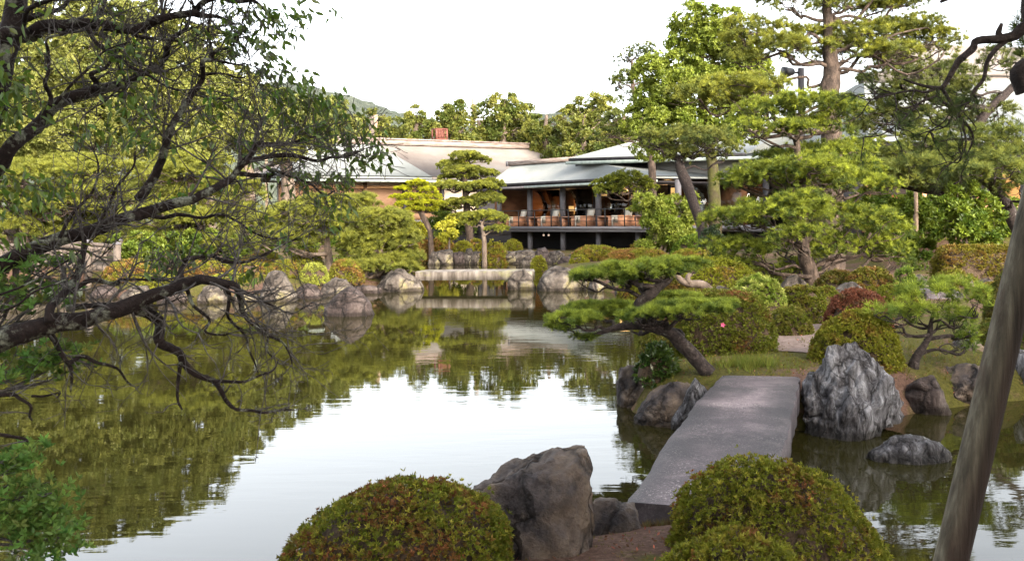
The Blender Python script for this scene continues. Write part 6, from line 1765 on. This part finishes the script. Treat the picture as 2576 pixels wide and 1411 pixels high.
# leaf sprays (x, y, spread x, spread y, count, depth)
sprays = [(640, 20, 40, 18, 26, 5.1), (700, 40, 40, 18, 46, 5.15), (750, 28, 26, 10, 24, 5.2), (795, 35, 14, 10, 12, 5.2), (600, 60, 40, 24, 30, 5.0), (570, 20, 24, 14, 14, 5.0), (655, 90, 30, 26, 40, 5.1), (620, 150, 40, 24, 54, 5.05), (580, 110, 26, 20, 24, 5.0), (635, 180, 16, 10, 14, 5.1),
          (540, 100, 24, 16, 14, 5.0), (505, 70, 24, 12, 14, 4.9), (710, 190, 16, 10, 9, 5.1), (760, 200, 34, 14, 20, 5.15), (690, 235, 40, 24, 46, 5.05), (640, 235, 26, 18, 24, 5.0), (770, 235, 24, 26, 34, 5.1), (740, 270, 40, 30, 56, 5.0), (680, 275, 26, 18, 18, 4.95), (840, 240, 10, 10, 7, 5.2), (845, 270, 16, 14, 12, 5.2),
          (790, 300, 40, 26, 46, 5.1), (850, 310, 40, 26, 60, 5.15), (890, 350, 36, 26, 60, 5.2), (850, 370, 36, 20, 34, 5.15), (925, 390, 22, 16, 24, 5.25), (965, 395, 14, 14, 9, 5.3), (940, 365, 20, 12, 12, 5.25), (800, 350, 34, 16, 24, 5.1), (880, 440, 26, 14, 26, 5.2), (820, 460, 40, 16, 30, 5.1), (780, 490, 22, 14, 14, 5.05), (760, 430, 30, 14, 14, 5.0),
          (835, 560, 16, 30, 20, 5.0), (820, 520, 16, 12, 10, 5.0), (700, 440, 30, 18, 14, 4.9), (590, 370, 34, 26, 24, 4.8), (640, 350, 24, 16, 14, 4.9), (560, 270, 30, 20, 20, 4.8), (520, 290, 20, 16, 10, 4.8), (285, 22, 18, 8, 9, 4.8), (300, 38, 14, 8, 8, 4.8), (105, 25, 10, 10, 6, 4.7), (300, 125, 28, 22, 28, 4.7), (270, 110, 14, 12, 10, 4.7), (350, 130, 18, 14, 10, 4.8),
          (320, 220, 24, 14, 12, 4.7), (380, 220, 30, 12, 12, 4.8), (25, 210, 22, 30, 46, 4.5), (50, 240, 18, 22, 22, 4.5), (15, 270, 16, 22, 22, 4.5), (60, 160, 30, 12, 14, 4.6), (40, 290, 20, 14, 12, 4.5), (90, 270, 20, 12, 9, 4.6), (320, 270, 26, 18, 22, 4.6), (350, 270, 14, 14, 10, 4.6), (290, 335, 34, 18, 30, 4.6), (240, 355, 26, 14, 18, 4.5), (370, 355, 22, 18, 22, 4.7), (420, 380, 14, 20, 10, 4.7),
          (110, 445, 30, 18, 34, 4.3), (140, 470, 22, 14, 22, 4.3), (60, 505, 24, 14, 26, 4.3), (30, 520, 16, 12, 14, 4.2), (90, 470, 20, 12, 16, 4.3), (40, 605, 30, 10, 16, 4.1), (440, 620, 34, 14, 26, 4.4), (400, 650, 26, 14, 18, 4.4), (430, 660, 20, 12, 12, 4.4), (620, 700, 26, 16, 16, 4.5), (640, 680, 14, 14, 8, 4.5), (700, 610, 20, 10, 9, 4.8), (670, 575, 20, 12, 8, 4.7), (180, 640, 16, 10, 8, 4.2), (470, 480, 24, 16, 12, 4.7), (540, 440, 24, 16, 12, 4.8)]
for x, y, sx, sy, n, Y_ in sprays:
    C = P(x, y, Y_)
    k = Y_ / F
    m_ = max(3, n // 7)
    sub = C + r.normal(0, 1, (m_, 3)) * np.array((sx * k, .07, sy * k))
    near = None
    for q in sub:
        leaves(q, int(np.ceil(n / m_ * 1.05)), np.array((.030, .035, .026)), c=CH if y < 620 or x > 300 else CH)
        # spray twig from the closest limb end
        e = ends[np.argmin(((ends - q) ** 2).sum(1))] if len(ends) else q
        if np.linalg.norm(e - q) < .6:
            limb(tw, e, q, .0022, .0012, r, .18, 3, 4, 0, 0)
# crown above the frame, which shades the bank
for (x, y, n, Y_) in ((100, -420, 300, 4.6), (450, -460, 300, 5.0), (850, -560, 300, 4.8), (300, -600, 300, 4.2), (-300, 100, 200, 4.0), (700, -700, 300, 4.0)):
    C = P(x, y, Y_)
    leaves(C, n, np.array((.45, .4, .12)))
    limb(cw, P(100, -300, 4.8), C, .03, .01, r, .2, 5)
    for j in range(10): limb(tw, C, C + r.normal(0, 1, 3) * np.array((.4, .4, .15)), .008, .002, r, .2, 3, 5, 0, 0)
cw.build('trunk', M['bark_cherry'], ct, True)
tw.build('twigs', M['bark_twig'], ct, True)
cl.build('foliage', M['glossy_leaf'], ct)

# --- Japanese maple at the bottom left
mt = empty('maple_tree', (P(-420, 1700, 3.8)[0], 3.8, .4), 'green Japanese maple sprays at the bottom left corner', 'maple tree')
mw = MB(); ml = MB()
S0 = [P(-420, 1700, 3.8), P(-360, 1350, 3.8), P(-280, 1100, 3.8), P(-250, 800, 4.0)]
mw.tube(S0, [.05, .045, .035, .02], 10, 4, .3)
for x, y, sx, sy, n, Y_ in ((30, 1160, 50, 26, 60, 4.0), (20, 1220, 60, 26, 60, 4.0), (70, 1140, 40, 14, 24, 4.0), (80, 1260, 50, 24, 60, 4.0), (130, 1300, 40, 22, 50, 4.05), (60, 1330, 70, 26, 80, 4.0), (150, 1350, 34, 20, 40, 4.05), (160, 1390, 24, 18, 30, 4.05), (20, 1290, 40, 30, 50, 3.95), (100, 1385, 50, 14, 24, 4.0), (130, 1240, 30, 14, 20, 4.0),
                            (50, 670, 50, 20, 40, 4.3), (130, 660, 40, 12, 26, 4.3), (30, 720, 50, 20, 40, 4.2), (120, 730, 60, 16, 30, 4.3), (20, 780, 40, 16, 24, 4.2), (100, 760, 50, 10, 14, 4.2), (40, 890, 50, 20, 40, 4.1), (120, 900, 50, 18, 40, 4.15), (190, 880, 40, 14, 20, 4.2), (80, 930, 50, 16, 34, 4.1), (190, 925, 30, 12, 14, 4.2), (20, 945, 30, 14, 16, 4.1)):
    C = P(x, y, Y_)
    k = Y_ / F
    n = int(n * .95)
    pos = C + r.normal(0, 1, (n, 3)) * np.array((sx * k * .62, .10, sy * k * .7))
    tufts(ml, pos, UP + r.normal(0, .42, (n, 3)) + np.array((.1, -.35, 0)), .036, .014, 7, 1.45, jcol((.11, .18, .04), n, .25, .12, r), 'leaf', .1, r)
    st = np.array(S0[1 if y > 1000 else 2])
    lp_ = limb(mw, st, C, .010, .003, r, .12, 5, 6, 0, 0)
    for j in range(5): limb(mw, lp_[3 + j % 3], pos[j], .0025, .001, r, .15, 3, 4, 0, 0)
mw.build('trunk', M['bark_twig'], mt, True)
ml.build('foliage', M['leaf'], mt)

# --- unseen trees added behind the viewpoint to keep low sun off the near bank
def shade_tree(label, x, y, h, rad, seed):
    r = np.random.default_rng(seed)
    zb = tz(x, y)
    root = empty('broadleaf_tree', (x, y, zb), label, 'tree')
    wd_ = MB(); lf = MB()
    T = np.array([(x, y, zb - .1), (x + .2, y, zb + h * .35), (x, y + .1, zb + h * .7), (x, y, zb + h * .95)])
    wd_.tube(T, [.28, .22, .14, .04], 12, 4, .3)
    for k in range(9):
        C = np.array((x, y, zb + h * r.uniform(.35, .9))) + r.normal(0, rad * .45, 3) * np.array((1, 1, .4))
        limb(wd_, T[1] + (T[2] - T[1]) * r.uniform(), C, .1, .03, r, .2, 4)
        a = rad * r.uniform(.45, .7)
        d = sphere(420, r)
        pos = C + d * a * r.uniform(.4, 1.05, 420)[:, None] * np.array((1, 1, .8))
        tufts(lf, pos, d + UP * .4, .30, .15, 6, 1.25, jcol((.08, .11, .02), 420, .2, .12, r), 'leaf', .15, r)
    wd_.build('trunk', M['bark_grey'], root, True)
    lf.build('foliage', M['leaf'], root)
for k, (x, y, h, rad) in enumerate(((5.5, -4.5, 10, 3.4), (10.5, -3.5, 10.5, 3.8), (15.5, -1.0, 9.5, 3.6), (0.5, -9, 11, 4.0), (8, -11, 12, 4.2), (-5, -5.5, 10, 3.8), (1.2, -5.0, 9.5, 3.4), (-2, -3.5, 9, 2.8), (3.6, -3.0, 9, 2.8))):
    shade_tree(['unseen shade tree just behind the viewpoint', 'unseen shade tree behind the viewpoint on the right', 'unseen shade tree far right behind the viewpoint', 'unseen shade tree well behind the viewpoint', 'tallest unseen shade tree behind the viewpoint', 'unseen shade tree behind the viewpoint on the left', 'round unseen shade tree close behind the viewpoint', 'slender unseen shade tree left of the viewpoint', 'slender unseen shade tree right of the viewpoint'][k], x, y, h, rad, 400 + k)
